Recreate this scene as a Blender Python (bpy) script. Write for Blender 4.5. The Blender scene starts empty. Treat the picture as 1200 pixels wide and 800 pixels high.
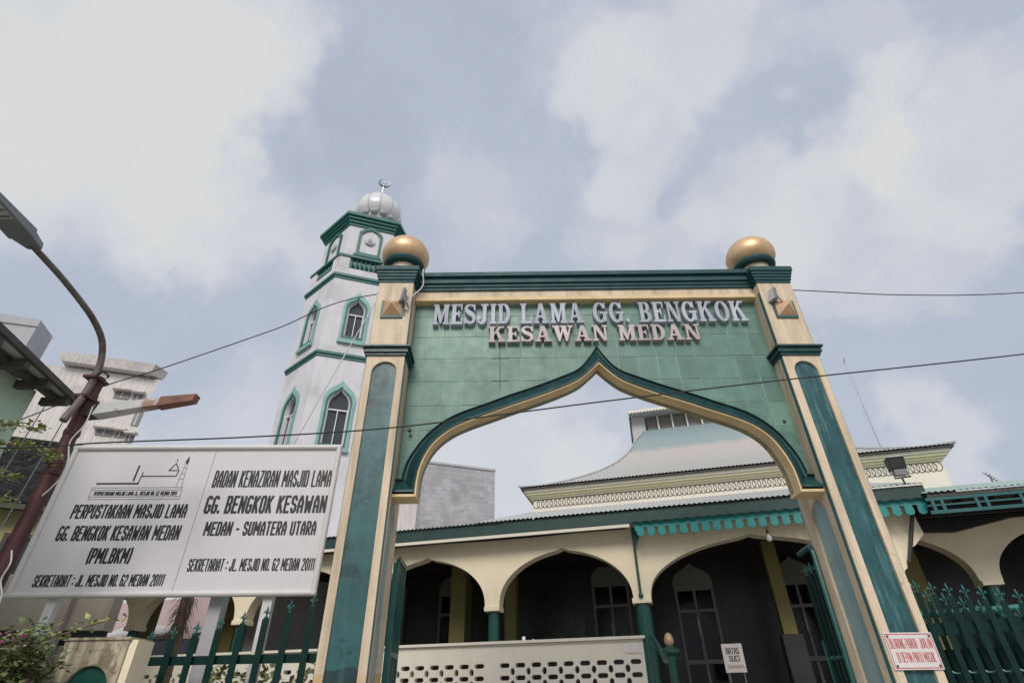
import bpy, bmesh, math, random
from mathutils import Vector, Matrix
from mathutils.geometry import delaunay_2d_cdt
R = math.radians
PI = math.pi
random.seed(7)
sc = bpy.context.scene
COL = sc.collection

# ------------------------------------------------------------------ camera
CAM_H = 1.55
cd = bpy.data.cameras.new('camera')
cd.sensor_width = 36.0
cd.lens = 18.9
cd.clip_end = 3000
cam = bpy.data.objects.new('camera', cd)
COL.objects.link(cam)
cam.matrix_world = Matrix.Translation((0, 0, CAM_H)) @ Matrix.Rotation(R(90 + 34.365), 4, 'X') @ Matrix.Rotation(R(-0.784), 4, 'Z')
sc.camera = cam
sc.view_settings.view_transform = 'Standard'
sc.view_settings.look = 'None'
sc.view_settings.exposure = 0.68
sc.view_settings.gamma = 1.0

# ------------------------------------------------------------------ sky and sun
SUN_EL, SUN_AZ = 40, 186          # azimuth clockwise from +Y (the way the camera looks)
world = bpy.data.worlds.new('World')
sc.world = world
world.use_nodes = True
wn, wl = world.node_tree.nodes, world.node_tree.links
wn.clear()
wout = wn.new('ShaderNodeOutputWorld')
wbg = wn.new('ShaderNodeBackground')
wbg.inputs['Strength'].default_value = 0.10
wl.new(wbg.outputs[0], wout.inputs['Surface'])
sky = wn.new('ShaderNodeTexSky')
sky.sky_type = 'NISHITA'
sky.sun_disc = False
sky.sun_elevation = R(SUN_EL)
sky.sun_rotation = R(SUN_AZ)
sky.air_density = 1.3
sky.dust_density = 4.0


def wmath(op, a, b=None, c=None):
    n = wn.new('ShaderNodeMath')
    n.operation = op
    for i, v in enumerate((a, b, c)):
        if v is None:
            continue
        if isinstance(v, (int, float)):
            n.inputs[i].default_value = v
        else:
            wl.new(v, n.inputs[i])
    return n.outputs[0]


tc = wn.new('ShaderNodeTexCoord')
DIR = tc.outputs['Generated']


def wnoise(scale, detail, rough, vec, dist=0.0, stretch=(1, 1, 1)):
    mp = wn.new('ShaderNodeMapping')
    mp.inputs['Scale'].default_value = stretch
    mp.inputs['Location'].default_value = (0.7, 1.3, 2.1)
    wl.new(vec, mp.inputs['Vector'])
    n = wn.new('ShaderNodeTexNoise')
    n.inputs['Scale'].default_value = scale
    n.inputs['Detail'].default_value = detail
    n.inputs['Roughness'].default_value = rough
    n.inputs['Distortion'].default_value = dist
    wl.new(mp.outputs[0], n.inputs['Vector'])
    return n


wn_warp = wnoise(4.5, 7, 0.58, DIR)
sub = wn.new('ShaderNodeVectorMath'); sub.operation = 'SUBTRACT'
wl.new(wn_warp.outputs['Color'], sub.inputs[0]); sub.inputs[1].default_value = (0.5, 0.5, 0.5)
scl = wn.new('ShaderNodeVectorMath'); scl.operation = 'SCALE'
wl.new(sub.outputs[0], scl.inputs[0]); scl.inputs['Scale'].default_value = 0.34
addv = wn.new('ShaderNodeVectorMath'); addv.operation = 'ADD'
wl.new(DIR, addv.inputs[0]); wl.new(scl.outputs[0], addv.inputs[1])
nrm = wn.new('ShaderNodeVectorMath'); nrm.operation = 'NORMALIZE'
wl.new(addv.outputs[0], nrm.inputs[0])
wn_w2 = wnoise(15.0, 6, 0.6, DIR)
sub2 = wn.new('ShaderNodeVectorMath'); sub2.operation = 'SUBTRACT'
wl.new(wn_w2.outputs['Color'], sub2.inputs[0]); sub2.inputs[1].default_value = (0.5, 0.5, 0.5)
scl2 = wn.new('ShaderNodeVectorMath'); scl2.operation = 'SCALE'
wl.new(sub2.outputs[0], scl2.inputs[0]); scl2.inputs['Scale'].default_value = 0.10
add2 = wn.new('ShaderNodeVectorMath'); add2.operation = 'ADD'
wl.new(nrm.outputs[0], add2.inputs[0]); wl.new(scl2.outputs[0], add2.inputs[1])
nrm2 = wn.new('ShaderNodeVectorMath'); nrm2.operation = 'NORMALIZE'
wl.new(add2.outputs[0], nrm2.inputs[0])
WARP = nrm2.outputs[0]


def cloud_bank(az, el, r_in, r_out, w):
    d = Vector((math.sin(R(az)) * math.cos(R(el)), math.cos(R(az)) * math.cos(R(el)), math.sin(R(el))))
    n = wn.new('ShaderNodeVectorMath'); n.operation = 'DOT_PRODUCT'
    wl.new(WARP, n.inputs[0]); n.inputs[1].default_value = d
    m = wn.new('ShaderNodeMapRange'); m.interpolation_type = 'SMOOTHSTEP'
    wl.new(n.outputs['Value'], m.inputs['Value'])
    m.inputs['From Min'].default_value = math.cos(R(r_out)); m.inputs['From Max'].default_value = math.cos(R(r_in))
    m.inputs['To Min'].default_value = 0; m.inputs['To Max'].default_value = w
    return m.outputs[0]


soft = wnoise(2.2, 8, 0.52, DIR, 0.25)
fine = wnoise(7.0, 8, 0.6, WARP)
density = wmath('MULTIPLY_ADD', soft.outputs['Fac'], 0.45, 0.02)
density = wmath('MULTIPLY_ADD', fine.outputs['Fac'], 0.30, density)
CLOUD_BANKS = [
    # azimuth, elevation, inner radius, outer radius, weight
    (-60, 44, 5, 16, 0.30), (-49, 53, 3, 11, 0.36), (-50, 40, 4, 14, 0.34), (-38, 41, 2, 8, 0.22), (-25, 42, 2, 8, 0.20), (-60, 60, 4, 14, 0.30),
    (-26, 51, 4, 12, -0.10), (-6, 63, 3, 10, -0.04), (-5, 50, 2, 9, 0.20), (-44, 29, 4, 10, -0.06),
    (15, 61, 1, 8, 0.24), (18, 53, 1, 8, 0.26), (15, 46, 1, 7, 0.20), (35, 58, 2, 9, 0.32), (52, 51, 2, 6, 0.22), (30, 51, 2, 7, 0.04),
    (47, 44, 2, 6, 0.28), (34, 42, 3, 7, 0.24), (43, 36, 6, 11, 0.22), (55, 40, 4, 10, 0.28), (22, 40, 2, 7, 0.20), (40, 16, 2, 6, 0.26), (50, 26, 4, 10, -0.06),
    (0, 14, 5, 24, 0.38), (-30, 12, 4, 22, 0.24), (6, 22, 1, 6, 0.14),
    (120, 40, 10, 40, 0.22), (200, 35, 10, 35, -0.1), (-120, 45, 10, 40, 0.25), (160, 65, 5, 25, 0.2)]
for b in CLOUD_BANKS:
    density = wmath('ADD', density, cloud_bank(*b))
ramp = wn.new('ShaderNodeValToRGB')
wl.new(density, ramp.inputs['Fac'])
cr = ramp.color_ramp
cr.elements[0].position = 0.22; cr.elements[0].color = (0.352, 0.388, 0.468, 1)
cr.elements[1].position = 1.05 - 0.06; cr.elements[1].color = (0.600, 0.605, 0.595, 1)
e = cr.elements.new(0.45); e.color = (0.400, 0.440, 0.520, 1)
e = cr.elements.new(0.70); e.color = (0.520, 0.540, 0.585, 1)
mul = wn.new('ShaderNodeVectorMath'); mul.operation = 'SCALE'
wl.new(ramp.outputs['Color'], mul.inputs[0]); mul.inputs['Scale'].default_value = 7.6
mixs = wn.new('ShaderNodeMix'); mixs.data_type = 'RGBA'
mixs.inputs['Factor'].default_value = 0.94
wl.new(sky.outputs[0], mixs.inputs['A']); wl.new(mul.outputs[0], mixs.inputs['B'])
wl.new(mixs.outputs['Result'], wbg.inputs['Color'])

sd = bpy.data.lights.new('sun', 'SUN')
sd.energy = 1.5
sd.angle = R(28)
sd.color = (1.0, 0.955, 0.88)
sun = bpy.data.objects.new('sun', sd)
COL.objects.link(sun)
sun.location = (0, -10, 40)
sdir = Vector((math.sin(R(SUN_AZ)) * math.cos(R(SUN_EL)), math.cos(R(SUN_AZ)) * math.cos(R(SUN_EL)), math.sin(R(SUN_EL))))
sun.rotation_euler = sdir.to_track_quat('Z', 'Y').to_euler()

# ------------------------------------------------------------------ materials


def mat(name, col, rough=0.6, var=0.12, scale=4.0, streak=0.0, streak_col=None, metal=0.0, bump=0.0, bump_scale=40.0,
        per_object=0.0, patch=None, patch_scale=3.0, patch_at=0.55, spec=0.5, band=None, crack=None, streak_at=0.48, world=False, streak_scale=9.0):
    """Painted / plain surface: base colour with soft mottling, optional vertical weather streaks, patches of another
    colour, a repainted foot band below a height, fine cracks, and a slight per-object difference."""
    m = bpy.data.materials.new(name)
    m.use_nodes = True
    nt = m.node_tree; N = nt.nodes; L = nt.links
    bs = N['Principled BSDF']
    bs.inputs['Roughness'].default_value = rough
    bs.inputs['Metallic'].default_value = metal
    bs.inputs['Specular IOR Level'].default_value = spec
    t = N.new('ShaderNodeTexCoord'); P = t.outputs['Object']
    if world:
        P = N.new('ShaderNodeNewGeometry').outputs['Position']

    def noise(s, d=6, r=0.6, stretch=None):
        n = N.new('ShaderNodeTexNoise')
        n.inputs['Scale'].default_value = s; n.inputs['Detail'].default_value = d; n.inputs['Roughness'].default_value = r
        if stretch:
            mp = N.new('ShaderNodeMapping'); mp.inputs['Scale'].default_value = stretch
            L.new(P, mp.inputs['Vector']); L.new(mp.outputs[0], n.inputs['Vector'])
        else:
            L.new(P, n.inputs['Vector'])
        return n.outputs['Fac']

    def rng(v, a, b, c, d):
        r = N.new('ShaderNodeMapRange'); L.new(v, r.inputs['Value'])
        r.inputs['From Min'].default_value = a; r.inputs['From Max'].default_value = b
        r.inputs['To Min'].default_value = c; r.inputs['To Max'].default_value = d
        return r.outputs[0]

    def mix(f, a, b, bt='MIX'):
        x = N.new('ShaderNodeMix'); x.data_type = 'RGBA'; x.blend_type = bt
        for k, v in (('Factor', f), ('A', a), ('B', b)):
            if hasattr(v, 'is_linked') or hasattr(v, 'node'):
                L.new(v, x.inputs[k])
            elif k == 'Factor':
                x.inputs[k].default_value = v
            else:
                x.inputs[k].default_value = (*v, 1) if len(v) == 3 else v
        return x.outputs['Result']

    def grey(v):
        c = N.new('ShaderNodeCombineColor')
        for i in range(3):
            L.new(v, c.inputs[i])
        return c.outputs[0]
    c = mix(1.0, col, grey(rng(noise(scale), 0.25, 0.75, 1 - var, 1 + var)), 'MULTIPLY')
    if band:                                    # (height, colour): older paint below an uneven line
        sx = N.new('ShaderNodeSeparateXYZ'); L.new(P, sx.inputs[0])
        w = N.new('ShaderNodeMath'); w.operation = 'MULTIPLY_ADD'
        L.new(noise(5.0, 4), w.inputs[0]); w.inputs[1].default_value = 0.12; L.new(sx.outputs['Z'], w.inputs[2])
        c = mix(rng(w.outputs[0], band[0] + 0.055, band[0] + 0.065, 1, 0), c, band[1])
    if patch:
        c = mix(rng(noise(patch_scale, 8, 0.65), patch_at, patch_at + 0.08, 0, 0.85), c, patch)
    if streak:
        f = rng(noise(streak_scale, 6, 0.65, (1, 1, 0.09)), streak_at, streak_at + 0.22, 0, streak)
        c = mix(f, c, streak_col or tuple(x * 0.35 for x in col))
    if crack:
        v = N.new('ShaderNodeTexVoronoi'); v.feature = 'DISTANCE_TO_EDGE'; v.inputs['Scale'].default_value = crack[0]
        mp = N.new('ShaderNodeVectorMath'); mp.operation = 'ADD'
        L.new(P, mp.inputs[0])
        nz = N.new('ShaderNodeTexNoise'); nz.inputs['Scale'].default_value = 6; L.new(P, nz.inputs['Vector'])
        L.new(nz.outputs['Color'], mp.inputs[1]); L.new(mp.outputs[0], v.inputs['Vector'])
        gate_ = N.new('ShaderNodeMath'); gate_.operation = 'MULTIPLY'
        L.new(rng(v.outputs['Distance'], 0, 0.025, 0.7, 0), gate_.inputs[0]); L.new(rng(noise(2.0), 0.5, 0.6, 0, 1), gate_.inputs[1])
        c = mix(gate_.outputs[0], c, crack[1])
    if per_object:
        oi = N.new('ShaderNodeObjectInfo')
        c = mix(1.0, c, grey(rng(oi.outputs['Random'], 0, 1, 1 - per_object, 1 + per_object)), 'MULTIPLY')
    L.new(c, bs.inputs['Base Color'])
    L.new(rng(noise(scale * 2.3), 0.3, 0.7, max(0.05, rough - 0.08), min(1, rough + 0.08)), bs.inputs['Roughness'])
    if bump:
        b = N.new('ShaderNodeBump'); b.inputs['Strength'].default_value = bump; b.inputs['Distance'].default_value = 0.01
        L.new(noise(bump_scale, 6), b.inputs['Height']); L.new(b.outputs[0], bs.inputs['Normal'])
    return m


CREAM = (0.64, 0.525, 0.385)
M = {}
M['cream'] = mat('cream_paint', CREAM, 0.7, 0.13, 2.2, 0.75, (0.37, 0.285, 0.20), bump=0.5, bump_scale=22, patch=(0.66, 0.53, 0.41), patch_scale=1.4, patch_at=0.55, crack=(2.6, (0.36, 0.27, 0.18)), streak_at=0.44)
M['cream_foot'] = mat('cream_pillar_paint', CREAM, 0.7, 0.13, 2.2, 0.75, (0.37, 0.285, 0.20), bump=0.5, bump_scale=22, patch=(0.66, 0.53, 0.41), patch_scale=1.4, patch_at=0.55, crack=(2.6, (0.36, 0.27, 0.18)), streak_at=0.44, band=(1.83, (0.56, 0.37, 0.16)))
M['soffit'] = mat('soffit_paint', (0.66, 0.50, 0.28), 0.7, 0.16, 5, 0.1)
M['niche'] = mat('teal_panel_paint', (0.016, 0.082, 0.088), 0.42, 0.4, 2.5, 0.5, (0.055, 0.16, 0.17), patch=(0.004, 0.028, 0.031), patch_scale=3.2,
                 patch_at=0.54, bump=0.2, bump_scale=14, band=(1.86, (0.008, 0.028, 0.030)), crack=(5.0, (0.012, 0.06, 0.06)))
M['niche_worn'] = mat('worn_teal_panel_paint', (0.018, 0.082, 0.092), 0.42, 0.35, 3, 0.9, (0.10, 0.23, 0.24), patch=(0.009, 0.05, 0.056), patch_scale=4, patch_at=0.54, streak_at=0.52, streak_scale=22.0, bump=0.25, bump_scale=14)
M['niche_side'] = mat('pale_teal_panel_paint', (0.25, 0.36, 0.37), 0.35, 0.2, 3, 0.5, (0.10, 0.19, 0.21), bump=0.2, bump_scale=16)
M['strip'] = mat('strip_paint', (0.032, 0.11, 0.115), 0.5, 0.2, 8)
M['teal'] = mat('teal_moulding_paint', (0.008, 0.043, 0.047), 0.40, 0.25, 5, 0.25, (0.05, 0.15, 0.15), patch=(0.05, 0.13, 0.14), patch_scale=7, patch_at=0.66)
M['cap'] = mat('teal_cap_paint', (0.015, 0.062, 0.068), 0.55, 0.2, 3, 0.2, (0.010, 0.04, 0.042), spec=0.3)
M['tile'] = mat('green_glazed_tile', (0.106, 0.200, 0.164), 0.42, 0.22, 3, 0.35, (0.165, 0.27, 0.235), per_object=0.08, bump=0.05, bump_scale=9,
                patch=(0.145, 0.27, 0.22), patch_scale=1.3, patch_at=0.52, spec=0.35, world=True)
M['grout'] = mat('pale_grout', (0.30, 0.43, 0.37), 0.8, 0.15, 10)
M['gold'] = mat('copper_gold_paint', (0.64, 0.43, 0.26), 0.46, 0.16, 4, 0.4, (0.40, 0.24, 0.12), metal=0.55, patch=(0.42, 0.22, 0.09), patch_scale=6, patch_at=0.64)
M['letter'] = mat('peeling_chrome_sheet', (0.40, 0.42, 0.48), 0.6, 0.22, 5, 0.35, (0.24, 0.25, 0.29), metal=0.0, patch=(0.50, 0.42, 0.41), patch_scale=2.2, patch_at=0.57, per_object=0.14, spec=0.15)
M['letter_warm'] = mat('peeled_letter_sheet', (0.40, 0.335, 0.33), 0.5, 0.25, 6, 0.3, (0.25, 0.20, 0.20), metal=0.1, patch=(0.33, 0.33, 0.40), patch_scale=2.6, patch_at=0.56, per_object=0.16, spec=0.3)
M['white'] = mat('white_paint', (0.72, 0.72, 0.72), 0.5, 0.06, 5, 0.06, (0.3, 0.3, 0.3))
M['board'] = mat('sign_board_white', (0.60, 0.575, 0.605), 0.6, 0.03, 2, 0.05, (0.36, 0.35, 0.36))
M['frame'] = mat('sign_frame_paint', (0.60, 0.585, 0.585), 0.45, 0.08, 6, patch=(0.28, 0.12, 0.06), patch_scale=4, patch_at=0.70)
M['print'] = mat('black_print', (0.012, 0.014, 0.016), 0.5, 0.1, 8)
M['printred'] = mat('red_print', (0.45, 0.03, 0.05), 0.5, 0.3, 12, patch=(0.55, 0.25, 0.25), patch_scale=14, patch_at=0.64)
M['enamel'] = mat('enamel_sign_white', (0.66, 0.62, 0.60), 0.35, 0.08, 6, 0.1)
M['tower'] = mat('tower_whitewash', (0.60, 0.59, 0.62), 0.75, 0.08, 0.9, 0.34, (0.40, 0.39, 0.42), bump=0.25, bump_scale=9, patch=(0.50, 0.49, 0.51), patch_scale=0.7, patch_at=0.52)
M['tteal'] = mat('tower_teal_trim', (0.016, 0.115, 0.098), 0.45, 0.15, 3, 0.3, (0.015, 0.10, 0.085))
M['tpale'] = mat('tower_pale_teal_surround', (0.20, 0.37, 0.345), 0.5, 0.15, 3, 0.3, (0.08, 0.26, 0.22))
M['glass'] = mat('dark_window_glass', (0.045, 0.052, 0.065), 0.08, 0.2, 2)
M['dome'] = mat('dome_white_glaze', (0.62, 0.62, 0.64), 0.22, 0.08, 2, 0.2, (0.40, 0.40, 0.42))
M['steel'] = mat('bare_steel', (0.30, 0.31, 0.32), 0.35, 0.2, 8, metal=0.8)
M['mcream'] = mat('mosque_cream_paint', (0.80, 0.70, 0.52), 0.75, 0.06, 2, 0.1, (0.42, 0.35, 0.22), bump=0.08)
M['mpale'] = mat('mosque_pale_paint', (0.70, 0.65, 0.56), 0.75, 0.06, 2, 0.14, (0.42, 0.36, 0.28))
M['mgreenband'] = mat('mosque_olive_cornice', (0.66, 0.62, 0.43), 0.7, 0.05, 1, 0.0)
M['olive'] = mat('olive_pillar_paint', (0.22, 0.19, 0.058), 0.6, 0.1, 3)
M['column'] = mat('green_column_paint', (0.015, 0.075, 0.062), 0.3, 0.2, 4, 0.2)
M['fascia'] = mat('dark_green_fascia', (0.010, 0.042, 0.038), 0.55, 0.25, 2.5, 0.3, (0.010, 0.035, 0.032))
M['valance'] = mat('bright_teal_valance', (0.014, 0.22, 0.215), 0.4, 0.12, 5)
M['roof'] = mat('weathered_zinc_sheet', (0.44, 0.45, 0.445), 0.55, 0.10, 1.2, 0.2, (0.40, 0.38, 0.36))
M['roofg'] = mat('pale_green_sheet', (0.33, 0.43, 0.39), 0.55, 0.10, 1.2, 0.15, (0.34, 0.45, 0.40))
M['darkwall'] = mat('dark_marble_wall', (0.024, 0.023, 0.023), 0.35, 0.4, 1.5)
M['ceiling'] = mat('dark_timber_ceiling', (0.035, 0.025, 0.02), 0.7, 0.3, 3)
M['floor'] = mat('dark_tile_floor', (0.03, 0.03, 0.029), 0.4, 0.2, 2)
M['door'] = mat('door_frame_grey', (0.20, 0.19, 0.175), 0.45, 0.15, 3)
M['doorglass'] = mat('door_glass', (0.006, 0.006, 0.007), 0.12, 0.2, 2, spec=0.25)
M['black'] = mat('black_iron', (0.012, 0.012, 0.013), 0.5, 0.2, 4)
M['gleaf'] = mat('gate_leaf_green', (0.008, 0.080, 0.072), 0.36, 0.25, 6, 0.15, (0.004, 0.03, 0.028))
M['truss'] = mat('dull_teal_truss', (0.010, 0.095, 0.098), 0.5, 0.2, 5, 0.3, (0.004, 0.03, 0.03))
M['fence'] = mat('green_fence_paint', (0.003, 0.024, 0.021), 0.55, 0.25, 6, 0.15, (0.002, 0.012, 0.011), spec=0.2)
M['finial'] = mat('finial_teal_paint', (0.018, 0.13, 0.12), 0.35, 0.25, 14)
M['rust'] = mat('rusty_red_pipe', (0.072, 0.020, 0.020), 0.6, 0.35, 6, 0.3, (0.024, 0.010, 0.009), patch=(0.10, 0.055, 0.045), patch_scale=9, patch_at=0.6, bump=0.3)
M['rust2'] = mat('grey_pipe_with_rust', (0.13, 0.115, 0.11), 0.55, 0.3, 6, 0.4, (0.09, 0.03, 0.025), patch=(0.10, 0.035, 0.03), patch_scale=5, patch_at=0.50)
M['oldlamp'] = mat('rusted_white_sheet', (0.52, 0.52, 0.53), 0.6, 0.1, 5, patch=(0.25, 0.11, 0.055), patch_scale=2.6, patch_at=0.56)
M['rustend'] = mat('rust_brown_sheet', (0.21, 0.095, 0.07), 0.75, 0.3, 6, bump=0.2)
M['lampgrey'] = mat('lamp_cast_grey', (0.16, 0.165, 0.175), 0.45, 0.15, 6)
M['lampglass'] = mat('lamp_lens', (0.42, 0.42, 0.40), 0.15, 0.1, 8)
M['wire'] = mat('cable_black', (0.015, 0.015, 0.016), 0.6, 0.1, 5)
M['wirew'] = mat('cable_white', (0.55, 0.54, 0.53), 0.6, 0.1, 5)
M['ghouse'] = mat('mint_wall_paint', (0.50, 0.66, 0.50), 0.8, 0.08, 1.5, 0.15, (0.30, 0.40, 0.30), patch=(0.40, 0.47, 0.40), patch_scale=0.7, patch_at=0.56)
M['soffitgrey'] = mat('fibre_cement_sheet', (0.48, 0.48, 0.48), 0.8, 0.18, 3, 0.2)
M['timber'] = mat('dark_timber', (0.075, 0.068, 0.064), 0.8, 0.3, 4)
M['wbuild'] = mat('stained_white_render', (0.66, 0.625, 0.60), 0.85, 0.08, 0.5, 0.5, (0.36, 0.33, 0.31), patch=(0.50, 0.47, 0.45), patch_scale=0.5, patch_at=0.52, streak_at=0.42)
M['conc'] = mat('grey_concrete', (0.40, 0.40, 0.42), 0.9, 0.10, 0.6, 0.35, (0.26, 0.26, 0.275), bump=0.1)
M['gbuild'] = mat('grey_block_wall', (0.345, 0.34, 0.355), 0.9, 0.2, 0.6, 0.3, (0.28, 0.275, 0.30), patch=(0.43, 0.42, 0.45), patch_scale=0.8, patch_at=0.50)
M['rooftile'] = mat('dark_clay_tile', (0.024, 0.023, 0.025), 0.95, 0.35, 3, per_object=0.3, spec=0.08)
M['ywall'] = mat('pale_yellow_wall', (0.55, 0.45, 0.24), 0.85, 0.08, 2, 0.2)
M['bwall'] = mat('beige_wall', (0.36, 0.31, 0.26), 0.85, 0.10, 2, 0.25)
M['pinkwall'] = mat('pink_wall', (0.46, 0.345, 0.345), 0.85, 0.08, 2, 0.15)
M['stub'] = mat('mouldy_cream_post', (0.52, 0.45, 0.34), 0.9, 0.12, 3, 0.75, (0.11, 0.09, 0.06), patch=(0.17, 0.14, 0.09), patch_scale=4.5, patch_at=0.50, bump=0.3, streak_at=0.36)
M['leaf'] = mat('bougainvillea_leaf', (0.15, 0.19, 0.075), 0.5, 0.5, 18, patch=(0.28, 0.36, 0.13), patch_scale=14, patch_at=0.55)
M['leafy'] = mat('yellow_green_leaf', (0.27, 0.31, 0.10), 0.5, 0.3, 12, patch=(0.40, 0.40, 0.22), patch_scale=12, patch_at=0.56)
M['flower'] = mat('magenta_bract', (0.42, 0.05, 0.26), 0.6, 0.3, 20, patch=(0.55, 0.30, 0.40), patch_scale=18, patch_at=0.55)
M['stem'] = mat('woody_stem', (0.13, 0.09, 0.06), 0.8, 0.3, 12)
M['palm'] = mat('dry_palm_fibre', (0.17, 0.12, 0.075), 0.9, 0.4, 9)
M['asphalt'] = mat('sunbleached_concrete_yard', (0.38, 0.355, 0.32), 0.9, 0.2, 3, bump=0.2)
M['paving'] = mat('paving', (0.43, 0.40, 0.355), 0.85, 0.15, 2)
M['bulb'] = mat('unlit_bulb_glass', (0.55, 0.55, 0.56), 0.15, 0.05, 4)
M['printboard'] = mat('notice_board_print', (0.045, 0.043, 0.04), 0.3, 0.5, 7, patch=(0.10, 0.10, 0.10), patch_scale=5, patch_at=0.55)


def block_wall(key):
    m = M[key]; nt = m.node_tree; N = nt.nodes; L = nt.links; bs = N['Principled BSDF']
    src = bs.inputs['Base Color'].links[0].from_socket
    t = N.new('ShaderNodeTexCoord'); sp = N.new('ShaderNodeSeparateXYZ'); L.new(t.outputs['Object'], sp.inputs[0])
    c = N.new('ShaderNodeCombineXYZ'); L.new(sp.outputs['X'], c.inputs[0]); L.new(sp.outputs['Z'], c.inputs[1])
    b = N.new('ShaderNodeTexBrick'); L.new(c.outputs[0], b.inputs['Vector'])
    b.inputs['Scale'].default_value = 1.0; b.inputs['Brick Width'].default_value = 0.75; b.inputs['Row Height'].default_value = 0.33
    b.inputs['Mortar Size'].default_value = 0.02; b.inputs['Color1'].default_value = (0.90, 0.90, 0.90, 1); b.inputs['Color2'].default_value = (1.08, 1.08, 1.08, 1)
    b.inputs['Mortar'].default_value = (0.86, 0.86, 0.86, 1)
    x = N.new('ShaderNodeMix'); x.data_type = 'RGBA'; x.blend_type = 'MULTIPLY'; x.inputs['Factor'].default_value = 1.0
    L.new(src, x.inputs['A']); L.new(b.outputs['Color'], x.inputs['B']); L.new(x.outputs['Result'], bs.inputs['Base Color'])


block_wall('gbuild')


def roof_paint():
    """Corrugated sheet: bluish-green paint kept at the top courses, faded pinkish zinc below (object Z)."""
    m = bpy.data.materials.new('faded_roof_sheet'); m.use_nodes = True
    nt = m.node_tree; N = nt.nodes; L = nt.links; bs = N['Principled BSDF']
    t = N.new('ShaderNodeTexCoord'); s = N.new('ShaderNodeSeparateXYZ'); L.new(t.outputs['Object'], s.inputs[0])
    n = N.new('ShaderNodeTexNoise'); n.inputs['Scale'].default_value = 1.6; n.inputs['Detail'].default_value = 6; L.new(t.outputs['Object'], n.inputs['Vector'])
    a = N.new('ShaderNodeMath'); a.operation = 'MULTIPLY_ADD'; L.new(n.outputs['Fac'], a.inputs[0]); a.inputs[1].default_value = 0.45; L.new(s.outputs['Z'], a.inputs[2])
    r = N.new('ShaderNodeValToRGB'); mr = N.new('ShaderNodeMapRange'); L.new(a.outputs[0], mr.inputs['Value'])
    mr.inputs['From Min'].default_value = 6.3; mr.inputs['From Max'].default_value = 9.2
    L.new(mr.outputs[0], r.inputs['Fac'])
    e = r.color_ramp.elements; e[0].position = 0; e[0].color = (0.40, 0.40, 0.39, 1); e[1].position = 1; e[1].color = (0.205, 0.28, 0.295, 1)
    for p, c in ((0.38, (0.42, 0.41, 0.40)), (0.62, (0.45, 0.41, 0.40)), (0.70, (0.26, 0.32, 0.33))):
        x = e.new(p); x.color = (*c, 1)
    L.new(r.outputs[0], bs.inputs['Base Color']); bs.inputs['Roughness'].default_value = 0.5
    return m


M['faded'] = roof_paint()

# ------------------------------------------------------------------ mesh helpers


def shape(ops):
    """2-D boolean in paint order: ops = [(+1 or -1, polygon)], the last polygon over a spot decides. -> verts, triangles"""
    vs, fs = [], []
    for s, poly in ops:
        a = sum(poly[i - 1][0] * poly[i][1] - poly[i][0] * poly[i - 1][1] for i in range(len(poly)))
        poly = poly if a > 0 else poly[::-1]
        b = len(vs)
        vs += [Vector((p[0], p[1])) for p in poly]
        fs.append(list(range(b, b + len(poly))))
    ov, oe, of, a1, a2, orig = delaunay_2d_cdt(vs, [], fs, 0, 1e-5)
    keep = [f for f, o in zip(of, orig) if o and ops[max(o)][0] > 0]
    return [(v.x, v.y) for v in ov], keep


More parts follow.
